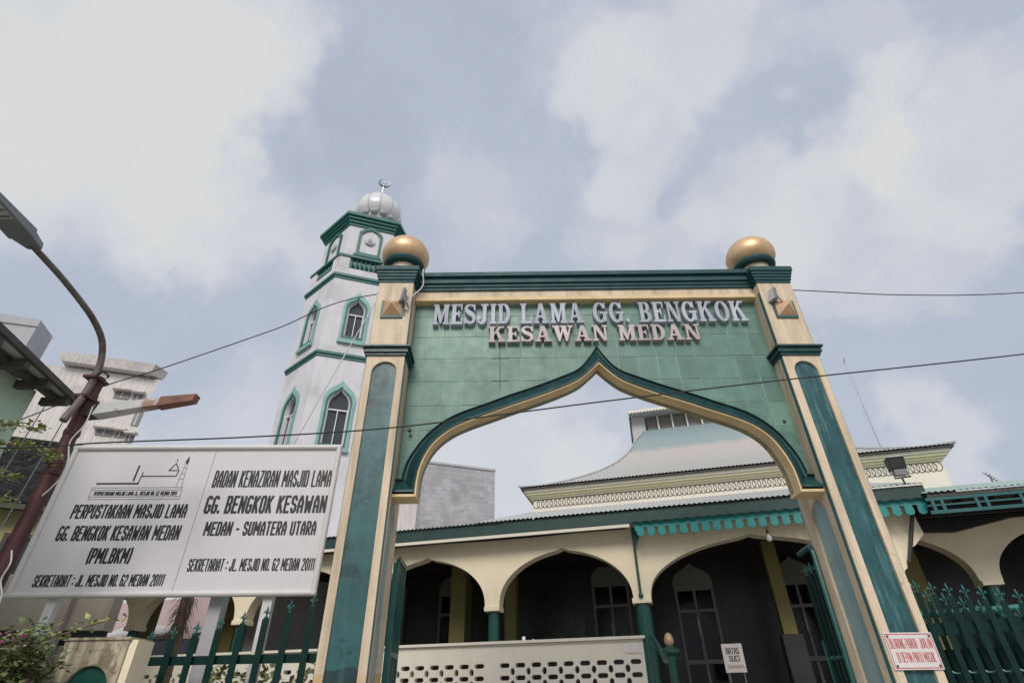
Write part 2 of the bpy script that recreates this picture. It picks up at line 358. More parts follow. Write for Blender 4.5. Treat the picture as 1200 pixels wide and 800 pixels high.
class G:
    def __init__(s):
        s.v, s.f = [], []

    def add(s, v, f):
        b = len(s.v)
        s.v += [tuple(p) for p in v]
        s.f += [tuple(i + b for i in q) for q in f]
        return s

    def box(s, x0, x1, y0, y1, z0, z1):
        v = [(x, y, z) for z in (z0, z1) for y in (y0, y1) for x in (x0, x1)]
        return s.add(v, [(0, 2, 3, 1), (4, 5, 7, 6), (0, 1, 5, 4), (2, 6, 7, 3), (0, 4, 6, 2), (1, 3, 7, 5)])

    def hexa(s, bottom, top):
        """eight corners: bottom quad, top quad"""
        return s.add(list(bottom) + list(top), [(3, 2, 1, 0), (4, 5, 6, 7), (0, 1, 5, 4), (1, 2, 6, 5), (2, 3, 7, 6), (3, 0, 4, 7)])

    def ext(s, ops, a, b, axis='y', flat=False):
        """extrude a 2-D boolean shape from a to b along the axis (2-D axes: y -> x,z ; x -> y,z ; z -> x,y)"""
        if ops and isinstance(ops[0][0], (int, float)) and len(ops[0]) == 2 and not isinstance(ops[0][1], (list, tuple)):
            ops = [(1, ops)]
        v2, tr = shape(ops)
        used = sorted({i for t in tr for i in t}); mp = {k: i for i, k in enumerate(used)}
        v2 = [v2[i] for i in used]; tr = [tuple(mp[i] for i in t) for t in tr]
        f3 = {'y': lambda p, w: (p[0], w, p[1]), 'x': lambda p, w: (w, p[0], p[1]), 'z': lambda p, w: (p[0], p[1], w)}[axis]
        n = len(v2)
        if flat:
            return s.add([f3(p, a) for p in v2], tr)
        edges = {}
        for t in tr:
            for i in range(len(t)):
                e = (t[i], t[(i + 1) % len(t)])
                edges[e] = 1
        walls = [(e[0], e[1], e[1] + n, e[0] + n) for e in edges if (e[1], e[0]) not in edges]
        return s.add([f3(p, a) for p in v2] + [f3(p, b) for p in v2], tr + [tuple(i + n for i in t[::-1]) for t in tr] + walls)

    def lathe(s, prof, c=(0, 0, 0), n=20, closed=False, a0=0.0):
        v, f = [], []
        for r, z in prof:
            for k in range(n):
                a = a0 + 2 * PI * k / n
                v.append((c[0] + r * math.cos(a), c[1] + r * math.sin(a), c[2] + z))
        m = len(prof)
        for i in range(m - 1 if not closed else m):
            for k in range(n):
                a = i * n + k; b = i * n + (k + 1) % n; j = ((i + 1) % m) * n
                f.append((a, b, j + (k + 1) % n, j + k))
        if not closed:
            if prof[0][0] > 1e-4: f.append(tuple(range(n))[::-1])
            if prof[-1][0] > 1e-4: f.append(tuple((m - 1) * n + k for k in range(n)))
        return s.add(v, f)

    def tube(s, pts, r, n=6, close=False):
        pts = [Vector(p) for p in pts]
        rs = r if isinstance(r, (list, tuple)) else [r] * len(pts)
        v, f = [], []
        m = len(pts)
        up = Vector((0, 0, 1))
        prev = None
        for i, p in enumerate(pts):
            if close:
                d = pts[(i + 1) % m] - pts[i - 1]
            else:
                d = pts[min(i + 1, m - 1)] - pts[max(i - 1, 0)]
            d.normalize()
            if prev is None:
                a = d.orthogonal().normalized()
            else:
                a = (prev - d * prev.dot(d)).normalized()
            prev = a
            b = d.cross(a)
            for k in range(n):
                t = 2 * PI * k / n
                v.append(p + (a * math.cos(t) + b * math.sin(t)) * rs[i])
        for i in range(m if close else m - 1):
            j = (i + 1) % m
            for k in range(n):
                f.append((i * n + k, i * n + (k + 1) % n, j * n + (k + 1) % n, j * n + k))
        if not close:
            f += [tuple(range(n))[::-1], tuple((m - 1) * n + k for k in range(n))]
        return s.add(v, f)

    def ball(s, c, r, n=10, m=6, sq=1.0):
        return s.lathe([(r * math.sin(PI * i / m), -r * sq * math.cos(PI * i / m)) for i in range(m + 1)], c, n)

    def mesh(s, name, material, smooth=False):
        me = bpy.data.meshes.new(name)
        me.from_pydata(s.v, [], s.f)
        bm = bmesh.new(); bm.from_mesh(me)
        bmesh.ops.remove_doubles(bm, verts=bm.verts, dist=1e-5)
        bmesh.ops.recalc_face_normals(bm, faces=bm.faces)
        if smooth:
            for f in bm.faces: f.smooth = True
        bm.to_mesh(me); bm.free()
        if smooth:
            me.set_sharp_from_angle(angle=R(42))
        me.materials.append(M[material] if isinstance(material, str) else material)
        return me

    def build(s, name, material, parent=None, smooth=False, loc=(0, 0, 0), rz=0.0, bevel=0.0):
        o = put(name, s.mesh(name, material, smooth), parent, loc, rz)
        if bevel:
            b = o.modifiers.new('bevel', 'BEVEL'); b.width = bevel; b.segments = 2; b.limit_method = 'ANGLE'; b.angle_limit = R(40)
        return o


def put(name, mesh, parent=None, loc=(0, 0, 0), rz=0.0, rot=None, scale=None):
    o = bpy.data.objects.new(name, mesh)
    COL.objects.link(o)
    o.parent = parent
    o.location = loc
    o.rotation_euler = rot or (0, 0, rz)
    if scale: o.scale = scale
    return o


def tag(o, label=None, cat=None, group=None, kind=None):
    if label: o['label'] = label
    if cat: o['category'] = cat
    if group: o['group'] = group
    if kind: o['kind'] = kind
    return o


def thing(name, label, cat, loc=(0, 0, 0), rz=0.0, group=None):
    o = bpy.data.objects.new(name, None)
    o.empty_display_size = 0.2
    COL.objects.link(o)
    o.location = loc; o.rotation_euler = (0, 0, rz)
    return tag(o, label, cat, group)


def copy_tree(o, parent=None):
    c = o.copy(); COL.objects.link(c); c.parent = parent
    for ch in o.children: copy_tree(ch, c)
    return c


def rect(x0, x1, z0, z1):
    return [(x0, z0), (x1, z0), (x1, z1), (x0, z1)]


def arc(cx, cz, rx, rz, a0, a1, n):
    return [(cx + rx * math.cos(R(a0 + (a1 - a0) * i / n)), cz + rz * math.sin(R(a0 + (a1 - a0) * i / n))) for i in range(n + 1)]


def catmull(pts, n=6):
    out = []
    P = [Vector(p) for p in pts]
    for i in range(len(P) - 1):
        a, b, c, d = P[max(i - 1, 0)], P[i], P[i + 1], P[min(i + 2, len(P) - 1)]
        for k in range(n):
            t = k / n
            out.append(0.5 * ((2 * b) + (c - a) * t + (2 * a - 5 * b + 4 * c - d) * t * t + (3 * b - a - 3 * c + d) * t ** 3))
    out.append(P[-1])
    return out


def smooth2(pts, n=5):
    return [(p.x, p.y) for p in catmull([(x, z, 0) for x, z in pts], n)]

# ------------------------------------------------------------------ lettering: a condensed octagonal print face and a slab face


def stroke_poly(a, b, t):
    d = Vector((b[0] - a[0], b[1] - a[1])); l = d.length or 1e-6; d /= l
    n = Vector((-d.y, d.x)) * t / 2; e = d * t * 0.42
    A = Vector(a) - e; B = Vector(b) + e
    return [tuple(A + n), tuple(A - n), tuple(B - n), tuple(B + n)]


_c, _d = 0.26, 0.13
OCT = [(_c, 0), (1 - _c, 0), (1, _d), (1, 1 - _d), (1 - _c, 1), (_c, 1), (0, 1 - _d), (0, _d), (_c, 0)]
ST = {
    'A': [[(0, 0), (0.0, .62), (.42, 1), (.62, 1), (1, .62), (1, 0)], [(0, .36), (1, .36)]],
    'B': [[(0, 0), (0, 1), (1 - _c, 1), (1, 1 - _d), (1, .5 + _d), (1 - _c, .52), (0, .52)], [(1 - _c, .52), (1, .52 - _d), (1, _d), (1 - _c, 0), (0, 0)]],
    'D': [[(0, 0), (0, 1), (1 - _c, 1), (1, 1 - _d), (1, _d), (1 - _c, 0), (0, 0)]],
    'E': [[(1, 1), (0, 1), (0, 0), (1, 0)], [(0, .52), (.8, .52)]],
    'G': [[(1, .90), (1 - _c, 1), (_c, 1), (0, 1 - _d), (0, _d), (_c, 0), (1 - _c, 0), (1, _d), (1, .44), (.72, .44)]],
    'I': [[(.5, 0), (.5, 1)]],
    'J': [[(1, 1), (1, _d), (1 - _c, 0), (_c, 0), (0, _d), (0, .28)]],
    'K': [[(0, 0), (0, 1)], [(1, 1), (.06, .46)], [(.34, .56), (1, 0)]],
    'L': [[(0, 1), (0, 0), (1, 0)]],
    'M': [[(0, 0), (0, 1), (.5, .36), (1, 1), (1, 0)]],
    'N': [[(0, 0), (0, 1), (1, 0), (1, 1)]],
    'O': [OCT], '0': [OCT],
    'P': [[(0, 0), (0, 1), (1 - _c, 1), (1, 1 - _d), (1, .46 + _d), (1 - _c, .44), (0, .44)]],
    'R': [[(0, 0), (0, 1), (1 - _c, 1), (1, 1 - _d), (1, .5 + _d), (1 - _c, .48), (0, .48)], [(.5, .48), (1, 0)]],
    'S': [[(1, 1 - _d * 1.6), (1 - _c, 1), (_c, 1), (0, 1 - _d), (0, .5 + _d), (_c, .53), (1 - _c, .47), (1, .5 - _d), (1, _d), (1 - _c, 0), (_c, 0), (0, _d * 1.6)]],
    'T': [[(0, 1), (1, 1)], [(.5, 1), (.5, 0)]],
    'U': [[(0, 1), (0, _d), (_c, 0), (1 - _c, 0), (1, _d), (1, 1)]],
    'W': [[(0, 1), (.18, 0), (.5, .64), (.82, 0), (1, 1)]],
    'Z': [[(0, 1), (1, 1), (0, 0), (1, 0)]],
    '2': [[(0, 1 - _d * 1.5), (_c, 1), (1 - _c, 1), (1, 1 - _d), (1, .62), (0, .1), (0, 0), (1, 0)]],
    '6': [[(1, 1 - _d), (1 - _c, 1), (_c, 1), (0, 1 - _d), (0, _d), (_c, 0), (1 - _c, 0), (1, _d), (1, .42), (1 - _c, .54), (0, .54)]],
    '1': [[(.1, .82), (.55, 1), (.55, 0)]],
    'C': [[(1, 1 - _d * 1.6), (1 - _c, 1), (_c, 1), (0, 1 - _d), (0, _d), (_c, 0), (1 - _c, 0), (1, _d * 1.6)]],
    '.': [[(.5, 0.0), (.5, 0.06)]], ',': [[(.5, 0.06), (.35, -.1)]], ':': [[(.5, .18), (.5, .26)], [(.5, .68), (.5, .76)]], '-': [[(.05, .45), (.95, .45)]],
    '(': [[(.9, 1.05), (.35, .8), (.35, .2), (.9, -.05)]], ')': [[(.1, 1.05), (.65, .8), (.65, .2), (.1, -.05)]],
}
WID = {'I': .45, '1': .62, '.': .4, ',': .4, ':': .4, '-': .75, 'M': 1.28, 'W': 1.35, ' ': .62, '(': .55, ')': .55, 'N': 1.06}


def print_line(text, x0, x1, z0, z1, y, name, material, parent, bold=0.15, fat=0.35):
    h = z1 - z0
    total = sum(WID.get(ch, 1) for ch in text)
    unit = (x1 - x0) / total
    g = G()
    x = x0
    t = h * bold
    for ch in text:
        w = WID.get(ch, 1) * unit
        if ch in ST:
            tt = min(t, unit * fat)
            ix0, ix1 = x + tt * 0.5 + w * 0.03, x + w - tt * 0.5 - w * 0.07
            iz0, iz1 = z0 + t * 0.45, z1 - t * 0.45
            ops = []
            for pl in ST[ch]:
                q = [(ix0 + (ix1 - ix0) * px, iz0 + (iz1 - iz0) * pz) for px, pz in pl]
                ops += [(1, stroke_poly(q[i], q[i + 1], tt)) for i in range(len(q) - 1)]
            g.ext(ops, y, y, 'y', flat=True)
        x += w
    return g.build(name, material, parent)


def slab(x, z, w, h=.10):
    return (1, rect(x, x + w, z, z + h))


def slab_glyph(ch):
    S = .215; T = .11; H = .105
    def stem(x, w=S, o=.075, top=True, bot=True):
        r = [(1, rect(x, x + w, 0, 1))]
        if top: r.append((1, rect(x - o, x + w + o, 1 - H, 1)))
        if bot: r.append((1, rect(x - o, x + w + o, 0, H)))
        return r
    E_ = lambda cx, cz, rx, rz, a0=0, a1=360, n=28: arc(cx, cz, rx, rz, a0, a1, n)[:-1] if a1 - a0 == 360 else arc(cx, cz, rx, rz, a0, a1, n)
    if ch == 'I': return stem(.08), .375
    if ch == 'M': return stem(.08, .16) + stem(.68, S) + [(1, [(.08, 1), (.30, 1), (.52, .30), (.42, .05)]), (1, [(.42, .05), (.50, .05), (.80, 1), (.68, 1)])], .98
    if ch == 'E': return stem(.08, S, .08) + [(1, rect(.08, .66, 1 - H, 1)), (1, rect(.08, .69, 0, H)), (1, rect(.2, .50, .455, .455 + H)), (1, [(.58, 1), (.66, 1), (.66, .68), (.60, .68)]), (1, [(.61, 0), (.69, 0), (.69, .33), (.63, .33)]), (1, rect(.44, .51, .35, .66))], .72
    if ch == 'L': return stem(.08, S, .08) + [(1, rect(.08, .68, 0, H)), (1, [(.59, 0), (.68, 0), (.68, .38), (.62, .38)])], .70
    if ch == 'A': return [(1, [(.10, 0), (.21, 0), (.44, .80), (.44, 1), (.34, 1)]), (1, [(.34, 1), (.54, 1), (.82, 0), (.58, 0)]), (1, rect(.22, .64, .27, .27 + H)), slab(0, 0, .33, H), slab(.48, 0, .44, H)], .92
    if ch == 'N': return stem(.10, T, .10, True, True) + stem(.66, T, .10, True, False) + [(1, [(.06, 1), (.30, 1), (.77, 0), (.58, 0)])], .88
    if ch == 'K': return stem(.08, S, .08) + [(1, [(.27, .40), (.27, .56), (.62, 1), (.76, 1)]), (1, [(.40, .62), (.52, .74), (.88, 0), (.62, 0)]), slab(.52, 1 - H, .34, H), slab(.52, 0, .42, H)], .95
    if ch == 'W': return [(1, [(.06, 1), (.30, 1), (.46, .28), (.40, 0), (.30, 0)]), (1, [(.30, 0), (.40, 0), (.62, .82), (.56, 1)]), (1, [(.50, 1), (.72, 1), (.86, .28), (.80, 0), (.70, 0)]), (1, [(.70, 0), (.80, 0), (1.06, 1), (.95, 1)]), slab(-.02, 1 - H, .40, H), slab(.44, 1 - H, .34, H), slab(.86, 1 - H, .28, H)], 1.14
    if ch == 'D': return [(1, [(.08, 0), (.36, 0)] + E_(.36, .5, .38, .5, -90, 90, 18) + [(.08, 1)]), (-1, [(.295, H), (.34, H)] + E_(.34, .5, .185, .5 - H, -90, 90, 16) + [(.295, 1 - H)]), slab(0, 0, .2, H), slab(0, 1 - H, .2, H)], .78
    if ch == 'B': return [(1, [(.08, 0), (.42, 0)] + E_(.42, .265, .29, .265, -90, 90, 12) + [(.08, .53)]), (1, [(.08, .47), (.40, .47)] + E_(.40, .735, .255, .265, -90, 90, 12) + [(.08, 1)]),
                          (-1, [(.295, .10), (.38, .10)] + E_(.38, .275, .125, .175, -90, 90, 10) + [(.295, .45)]), (-1, [(.295, .55), (.36, .55)] + E_(.36, .725, .105, .175, -90, 90, 10) + [(.295, .90)]), slab(0, 0, .2, H), slab(0, 1 - H, .2, H)], .75
    if ch == 'O': return [(1, E_(.40, .5, .40, .515)), (-1, E_(.40, .5, .185, .40))], .82
    if ch == 'G': return [(1, E_(.40, .5, .40, .515)), (-1, E_(.41, .5, .195, .40)), (-1, rect(.5, .9, .46, .70)), (1, rect(.42, .86, .42, .42 + H)), (1, rect(.58, .78, .06, .47)), (1, [(.66, .99), (.74, .99), (.74, .66), (.66, .70)])], .88
    if ch == 'J': return [(1, rect(.32, .535, .25, 1)), (1, rect(.20, .66, 1 - H, 1)), (1, arc(.265, .25, .27, .265, 180, 360, 18)), (-1, arc(.20, .27, .12, .16, 180, 360, 12)), (1, E_(.10, .30, .10, .10, n=14))], .68
    if ch == 'S':
        sp = smooth2([(.60, .70), (.56, .87), (.34, .945), (.13, .86), (.11, .70), (.27, .565), (.46, .47), (.58, .33), (.53, .13), (.32, .055), (.11, .13), (.05, .31)], 5)
        n = len(sp) - 1
        ops = []
        L_, R_ = [], []
        for i, p in enumerate(sp):
            a = sp[max(i - 1, 0)]; b = sp[min(i + 1, n)]
            d = Vector((b[0] - a[0], b[1] - a[1])).normalized(); k = i / n
            w = .045 + .075 * max(0, 1 - abs(k - .5) / .30) ** .7
            L_.append((p[0] - d.y * w, p[1] + d.x * w)); R_.append((p[0] + d.y * w, p[1] - d.x * w))
        for i in range(n):
            ops.append((1, [L_[i], L_[i + 1], R_[i + 1], R_[i]]))
        ops += [(1, [(.56, .99), (.64, .99), (.64, .66), (.57, .66)]), (1, [(.02, .01), (.10, .01), (.08, .35), (.02, .35)])]
        return ops, .70
    if ch == '.': return [(1, arc(.10, .10, .10, .10, 0, 360, 14)[:-1])], .24
    return [], .42


def slab_line(text, x0, x1, z0, z1, y0, y1, parent, rz=0.0, m='letter'):
    h = z1 - z0
    gl = [slab_glyph(c) for c in text]
    gap = .07
    total = sum(w + gap for _, w in gl) - gap
    k = (x1 - x0) / total
    x = x0
    for (ops, w), ch in zip(gl, text):
        if ops:
            ops2 = [(s, [(p[0] * k, p[1] * h) for p in poly]) for s, poly in ops]
            g = G(); g.ext(ops2, y0, y1, 'y')
            c, s_ = math.cos(rz), math.sin(rz)
            o = g.build('letter', m, parent, loc=(x * c, x * s_, z0), rz=rz)
            o['label'] = 'raised metal letter ' + ch if ch != '.' else 'raised metal full stop'
        x += (w + gap) * k

# ------------------------------------------------------------------ ground
g = G(); g.add([(-700, -300, 0), (700, -300, 0), (700, 1200, 0), (-700, 1200, 0)], [(0, 1, 2, 3)])
tag(g.build('ground', 'asphalt'), kind='structure')
g = G(); g.box(-9, 12, 6.9, 10.2, -0.05, 0.12)
tag(g.build('pavement', 'paving'), kind='structure')

# ------------------------------------------------------------------ entrance gate
GATE = thing('entrance_gate', 'tall green tiled entrance gate with ogee arch, cream pillars and two golden domes', 'gate', (1.003, 5.5, 0), R(1.3))
PX0, PX1, PD = 2.30, 2.752, 0.66        # pillar inner face, outer face, depth


def arch_niche(x0, x1, zb, zt):
    r = (x1 - x0) / 2
    return [(x0, zb), (x1, zb)] + arc((x0 + x1) / 2, zt - r, r, r, 0, 180, 14)


def step_ring(g, x0, x1, y0, y1, steps):
    for z0, z1, o in steps:
        g.box(x0 - o, x1 + o, y0 - o, y1 + o, z0, z1)


for sgn in (-1, 1):
    x0, x1 = (PX0, PX1) if sgn > 0 else (-PX1, -PX0)
    xi, xo = (x0, x1) if sgn > 0 else (x1, x0)
    nx0, nx1 = (x0 + .095, x0 + .372) if sgn > 0 else (x0 + .08, x0 + .375)
    g = G()
    ZT = 6.27
    # front face with its long arched recess, inner side face with a shorter one
    nf = arch_niche(nx0, nx1, 0.35, 5.01)
    g.ext([(1, rect(x0, x1, 0, ZT)), (-1, nf)], 0.0, 0.035, 'y')
    ns = arch_niche(0.17, 0.49, 0.35, 3.40)
    wi = xi + .035 * sgn
    g.ext([(1, rect(0.035, PD, 0, ZT)), (-1, ns)], xi, wi, 'x')
    g.box(min(wi, xo), max(wi, xo), 0.037, PD, 0, ZT - .002)
    pil = g.build('pillar', 'cream_foot' if sgn < 0 else 'cream', GATE)
    pil['label'] = 'left gate pillar with dark teal arched panel' if sgn < 0 else 'right gate pillar with worn teal arched panel and small red sign'
    q = G(); q.ext([(1, nf)], 0.028, 0.0365, 'y')
    q.build('niche_panel', 'niche' if sgn < 0 else 'niche_worn', pil)
    q = G(); q.ext([(1, ns)], xi + .028 * sgn, xi + .0365 * sgn, 'x')
    q.build('niche_panel', 'niche_side', pil)
    # thin recessed-looking corner strips
    for za, zb in ((0, 5.08), (5.22, 6.10)):
        q = G(); a, b = sorted((xi - .006 * sgn, xi + .004 * sgn)); q.box(a, b, .012, .055, za, zb)
        q.build('corner_strip', 'strip', pil)
        q = G(); a, b = sorted((xo + .006 * sgn, xo - .004 * sgn)); q.box(a, b, .004, .055, za, zb)
        q.build('corner_strip', 'strip', pil)
    q = G(); step_ring(q, x0, x1, 0, PD - .02, [(5.085, 5.12, .022), (5.12, 5.155, .042), (5.155, 5.185, .036), (5.185, 5.215, .064)])
    q.build('capital', 'teal', pil, bevel=.006)
    q = G(); step_ring(q, x0, x1, 0, PD - .02, [(6.24, 6.285, .010), (6.285, 6.33, .024), (6.33, 6.375, .036), (6.375, 6.42, .048), (6.42, 6.495, .064)])
    q.build('cap', 'cap', pil, bevel=.006)
    cx, cy = (x0 + x1) / 2 + 0.0, 0.31
    q = G(); q.lathe([(.20, 6.49), (.20, 6.86), (.0, 6.86)], (cx, cy, 0), 28)
    q.build('drum', 'cream', pil, smooth=True)
    q = G(); q.lathe([(.205, 6.775), (.275, 6.79), (.295, 6.825), (.285, 6.865), (.22, 6.885), (.205, 6.86)], (cx, cy, -.05), 32, closed=True)
    q.build('dome_ring', 'cap', pil, smooth=True)
    prof = [(.20, 6.84), (.255, 6.87), (.305, 6.92), (.335, 6.99), (.342, 7.06), (.330, 7.13), (.300, 7.20), (.255, 7.265), (.195, 7.32), (.13, 7.362), (.075, 7.388), (.035, 7.41), (.014, 7.445), (.0, 7.50)]
    q = G(); q.lathe(prof, (cx, cy, -.055), 40)
    d = q.build('onion_dome', 'gold', pil, smooth=True); d.scale = (1, 1, .94); d.location.z = 6.82 * .06
    # square pyramid stud
    sx = -2.525 if sgn < 0 else 2.545
    q = G(); q.box(sx - .145, sx + .135, -.022, 0.001, 5.655, 5.925)
    q.build('stud_plate', 'strip', pil)
    q = G(); b = [(sx - .118, -.0225, 5.685), (sx + .118, -.0225, 5.685), (sx + .118, -.0225, 5.925), (sx - .118, -.0225, 5.925)]
    q.add(b + [(sx, -.135, 5.80)], [(0, 1, 4), (1, 2, 4), (2, 3, 4), (3, 0, 4), (3, 2, 1, 0)])
    q.build('pyramid_stud', 'gold', pil)

WR = -0.02                                     # the tiled wall stands a touch askew between the pillars
OUTER = [(0, 5.40), (.10, 5.235), (.25, 5.055), (.50, 4.935), (.80, 4.81), (1.10, 4.70), (1.38, 4.585), (1.66, 4.475), (1.86, 4.355), (2.03, 4.19), (2.14, 4.02), (2.215, 3.86), (2.25, 3.70)]
LOWER = [(0, 5.055), (.09, 4.96), (.26, 4.81), (.50, 4.69), (.75, 4.59), (1.02, 4.49), (1.26, 4.395), (1.52, 4.295), (1.72, 4.195), (1.875, 4.06), (1.975, 3.89), (2.035, 3.68), (2.05, 3.44)]
half_o = smooth2(OUTER, 4); half_l = smooth2(LOWER, 4)
lean = lambda pts: [(x + .07 * max(0, (z - 3.9)) / 1.3, z) for x, z in pts]      # the built arch leans a touch to the right
full_o = lean([(-x, z) for x, z in half_o[::-1]] + half_o[1:])
full_l = lean([(-x, z) for x, z in half_l[::-1]] + half_l[1:])
WX = 2.298
open_poly = full_l + [(2.06, 0.0), (-2.06, 0.0)]
# wall body (rear face, core)
g = G()
g.ext([(1, rect(-WX, WX, 3.445, 6.30)), (-1, full_l + [(2.05, 3.0), (-2.05, 3.0)])], .2875, .372, 'y')
g.build('wall', 'grout', GATE, rz=WR)
# cream underside of the arch
g = G()
n = len(full_l)
v = []
for (x, z), (xo_, zo_) in zip(full_l, full_o):
    d = Vector((xo_ - x, zo_ - z)).normalized() * .03
    v += [(x, .13, z), (x, .378, z), (x + d.x, .378, z + d.y), (x + d.x, .13, z + d.y)]
f = []
for i in range(n - 1):
    for k in range(4):
        f.append((4 * i + k, 4 * i + (k + 1) % 4, 4 * i + 4 + (k + 1) % 4, 4 * i + 4 + k))
f += [(0, 1, 2, 3), (4 * n - 1, 4 * n - 2, 4 * n - 3, 4 * n - 4)]
g.add(v, f)
for s in (-1, 1):                              # the flat foot on each side
    a, b = sorted((2.045 * s, 2.299 * s)); g.box(a, b, .128, .379, 3.425, 3.452)
g.build('arch_soffit', 'soffit', GATE, rz=WR)
# ogee moulding swept along the arch, returning along the foot to the pillars
g = G()
prof = [(0.0, .285), (0.0, .262), (.07, .245), (.12, .205), (.16, .20), (.20, .228), (.30, .232), (.55, .190), (.78, .140), (.86, .118), (.97, .112), (.985, .14), (.985, .285)]
v, f = [], []
m = len(prof)
for (xl, zl), (xo_, zo_) in zip(full_l, full_o):
    for t, y in prof:
        k = 1 - t * .93
        v.append((xl + (xo_ - xl) * k, y, zl + (zo_ - zl) * k))
for i in range(n - 1):
    for k in range(m - 1):
        f.append((i * m + k, i * m + k + 1, (i + 1) * m + k + 1, (i + 1) * m + k))
g.add(v, f)
for s in (-1, 1):
    v = []
    for xx in (0, 1):
        for t, y in prof:
            k = 1 - t * .93
            xa = (2.05 + .2 * k) * s
            z = 3.452 + .22 * k
            v.append((xa if xx == 0 else 2.30 * s, y, z))
    g.add(v, [(k, k + 1, m + k + 1, m + k) for k in range(m - 1)])
g.build('arch_moulding', 'teal', GATE, smooth=True, rz=WR)
# tiles: each one its own piece; those the arch cuts are trimmed to it
cut = [(x * .985, z - .02) for x, z in full_o]
cut = [(x, z) for x, z in cut] + [(2.30, 3.66), (2.30, 3.0), (-2.30, 3.0), (-2.30, 3.66)]


def over_arch(x):
    ax = abs(x)
    for (xa, za), (xb, zb) in zip(half_o[:-1], half_o[1:]):
        if xa <= ax <= xb:
            return za + (zb - za) * (ax - xa) / max(1e-6, xb - xa)
    return 3.66


xs = [-WX] + [-2.13 + .2475 * k for k in range(18)] + [WX]
zs = [3.63, 3.925, 4.255, 4.58, 4.912, 5.245, 5.58, 5.915, 6.105]
full_tile = None
for r in range(len(zs) - 1):
    for c_ in range(len(xs) - 1):
        xa, xb, za, zb = xs[c_] + .0035, xs[c_ + 1] - .0035, zs[r] + .0035, zs[r + 1] - .0035
        if xb - xa < .03: continue
        lo = [over_arch(xa + (xb - xa) * t / 6) for t in range(7)]
        if min(lo) > zb - .01: continue
        jig = random.uniform(-.0012, .0012)
        if max(lo) < za and 0 < c_ < len(xs) - 2 and 0 < r < len(zs) - 2 and abs((zb - za) - .328) < .004:
            if full_tile is None:
                q = G(); q.box(0, .2405, .283, .2870, 0, .328)
                full_tile = q.mesh('tile', 'tile')
                bm = bmesh.new(); bm.from_mesh(full_tile); bmesh.ops.bevel(bm, geom=bm.edges[:], offset=.0012, segments=1, affect='EDGES'); bm.to_mesh(full_tile); bm.free()
            cs, sn = math.cos(WR), math.sin(WR)
            put('tile', full_tile, GATE, (xa * cs - jig * sn, xa * sn + jig * cs, za), rot=(random.gauss(0, .004), 0, WR + random.gauss(0, .004)))
        else:
            q = G()
            q.ext([(1, rect(xa, xb, za, zb)), (-1, cut)], .283 + jig * .6, .2870, 'y')
            if q.f: q.build('tile', 'tile', GATE, rz=WR)
q = G(); q.box(-1.162, -1.154, .279, .2825, 4.80, 5.46); q.build('hairline_rod', 'wire', GATE, rz=WR)
for z in (5.245, 4.912):
    q = G(); q.box(-1.26, -1.05, .2785, .2824, z - .004, z + .004); q.build('hairline_rod', 'wire', GATE, rz=WR)
for x, z in ((-2.20, 4.235), (2.20, 4.31)):
    q = G(); q.lathe([(.022, 0), (.022, .05)], (0, 0, 0), 8); o = q.build('pipe_stub', 'black', GATE, loc=(x, .285, z)); o.rotation_euler = (R(90), 0, 0)
# frieze and cornice
g = G(); g.box(-WX, WX, .19, .34, 6.165, 6.31); g.build('frieze', 'cream', GATE, rz=WR)
g = G(); g.box(-WX, WX, .172, .345, 6.108, 6.165); g.build('frieze_ledge', 'soffit', GATE, rz=WR)
g = G()
for z0, z1, y in ((6.275, 6.325, .165), (6.325, 6.375, .15), (6.375, 6.43, .125), (6.43, 6.475, .135), (6.475, 6.545, .095)):
    g.box(-WX, WX, y, .40, z0, z1)
g.build('cornice', 'cap', GATE, rz=WR, bevel=.005)
slab_line('MESJID LAMA GG. BENGKOK', -2.05, 2.135, 5.745, 6.085, .215, .2815, GATE, WR)
slab_line('KESAWAN MEDAN', -1.305, 1.45, 5.455, 5.700, .215, .2815, GATE, WR, 'letter_warm')


def gpt(x, y, z):
    a = R(1.3)
    return (1.003 + x * math.cos(a) - y * math.sin(a), 5.5 + x * math.sin(a) + y * math.cos(a), z)


# small floodlights bolted to the pillars
def floodlight(label, x, z, ry, tilt):
    t = thing('floodlight', label, 'floodlight', gpt(x, -.0005, z), R(1.3) + ry, 'floodlights on the gate pillars')
    q = G(); q.box(-.10, .10, -.15, -.105, .02, .27); b = q.build('housing', 'lampgrey', t, bevel=.01); b.rotation_euler = (tilt, 0, 0)
    q = G(); q.box(-.082, .082, -.156, -.1505, .04, .25); b = q.build('lens', 'lampglass', t); b.rotation_euler = (tilt, 0, 0)
    q = G()
    for k in range(5): q.box(-.09 + k * .04, -.08 + k * .04, -.105, -.08, .04, .25)
    b = q.build('heat_fin', 'lampgrey', t); b.rotation_euler = (tilt, 0, 0)
    q = G(); q.tube([(-.11, -.11, .10), (-.11, -.03, .0), (0, .012, -.03), (.11, -.03, 0), (.11, -.11, .10)], .012, 6); q.build('bracket', 'steel', t)
    q = G(); q.ball((0, -.012, -.03), .035, 8, 5); q.build('junction_box', 'white', t)
    q = G(); q.tube(catmull([(0, -.03, -.03), (.06, -.05, -.10), (-.04, -.04, -.13), (-.12, -.02, -.05)], 5), .007, 5); q.build('loose_cable', 'wire', t)
    return t


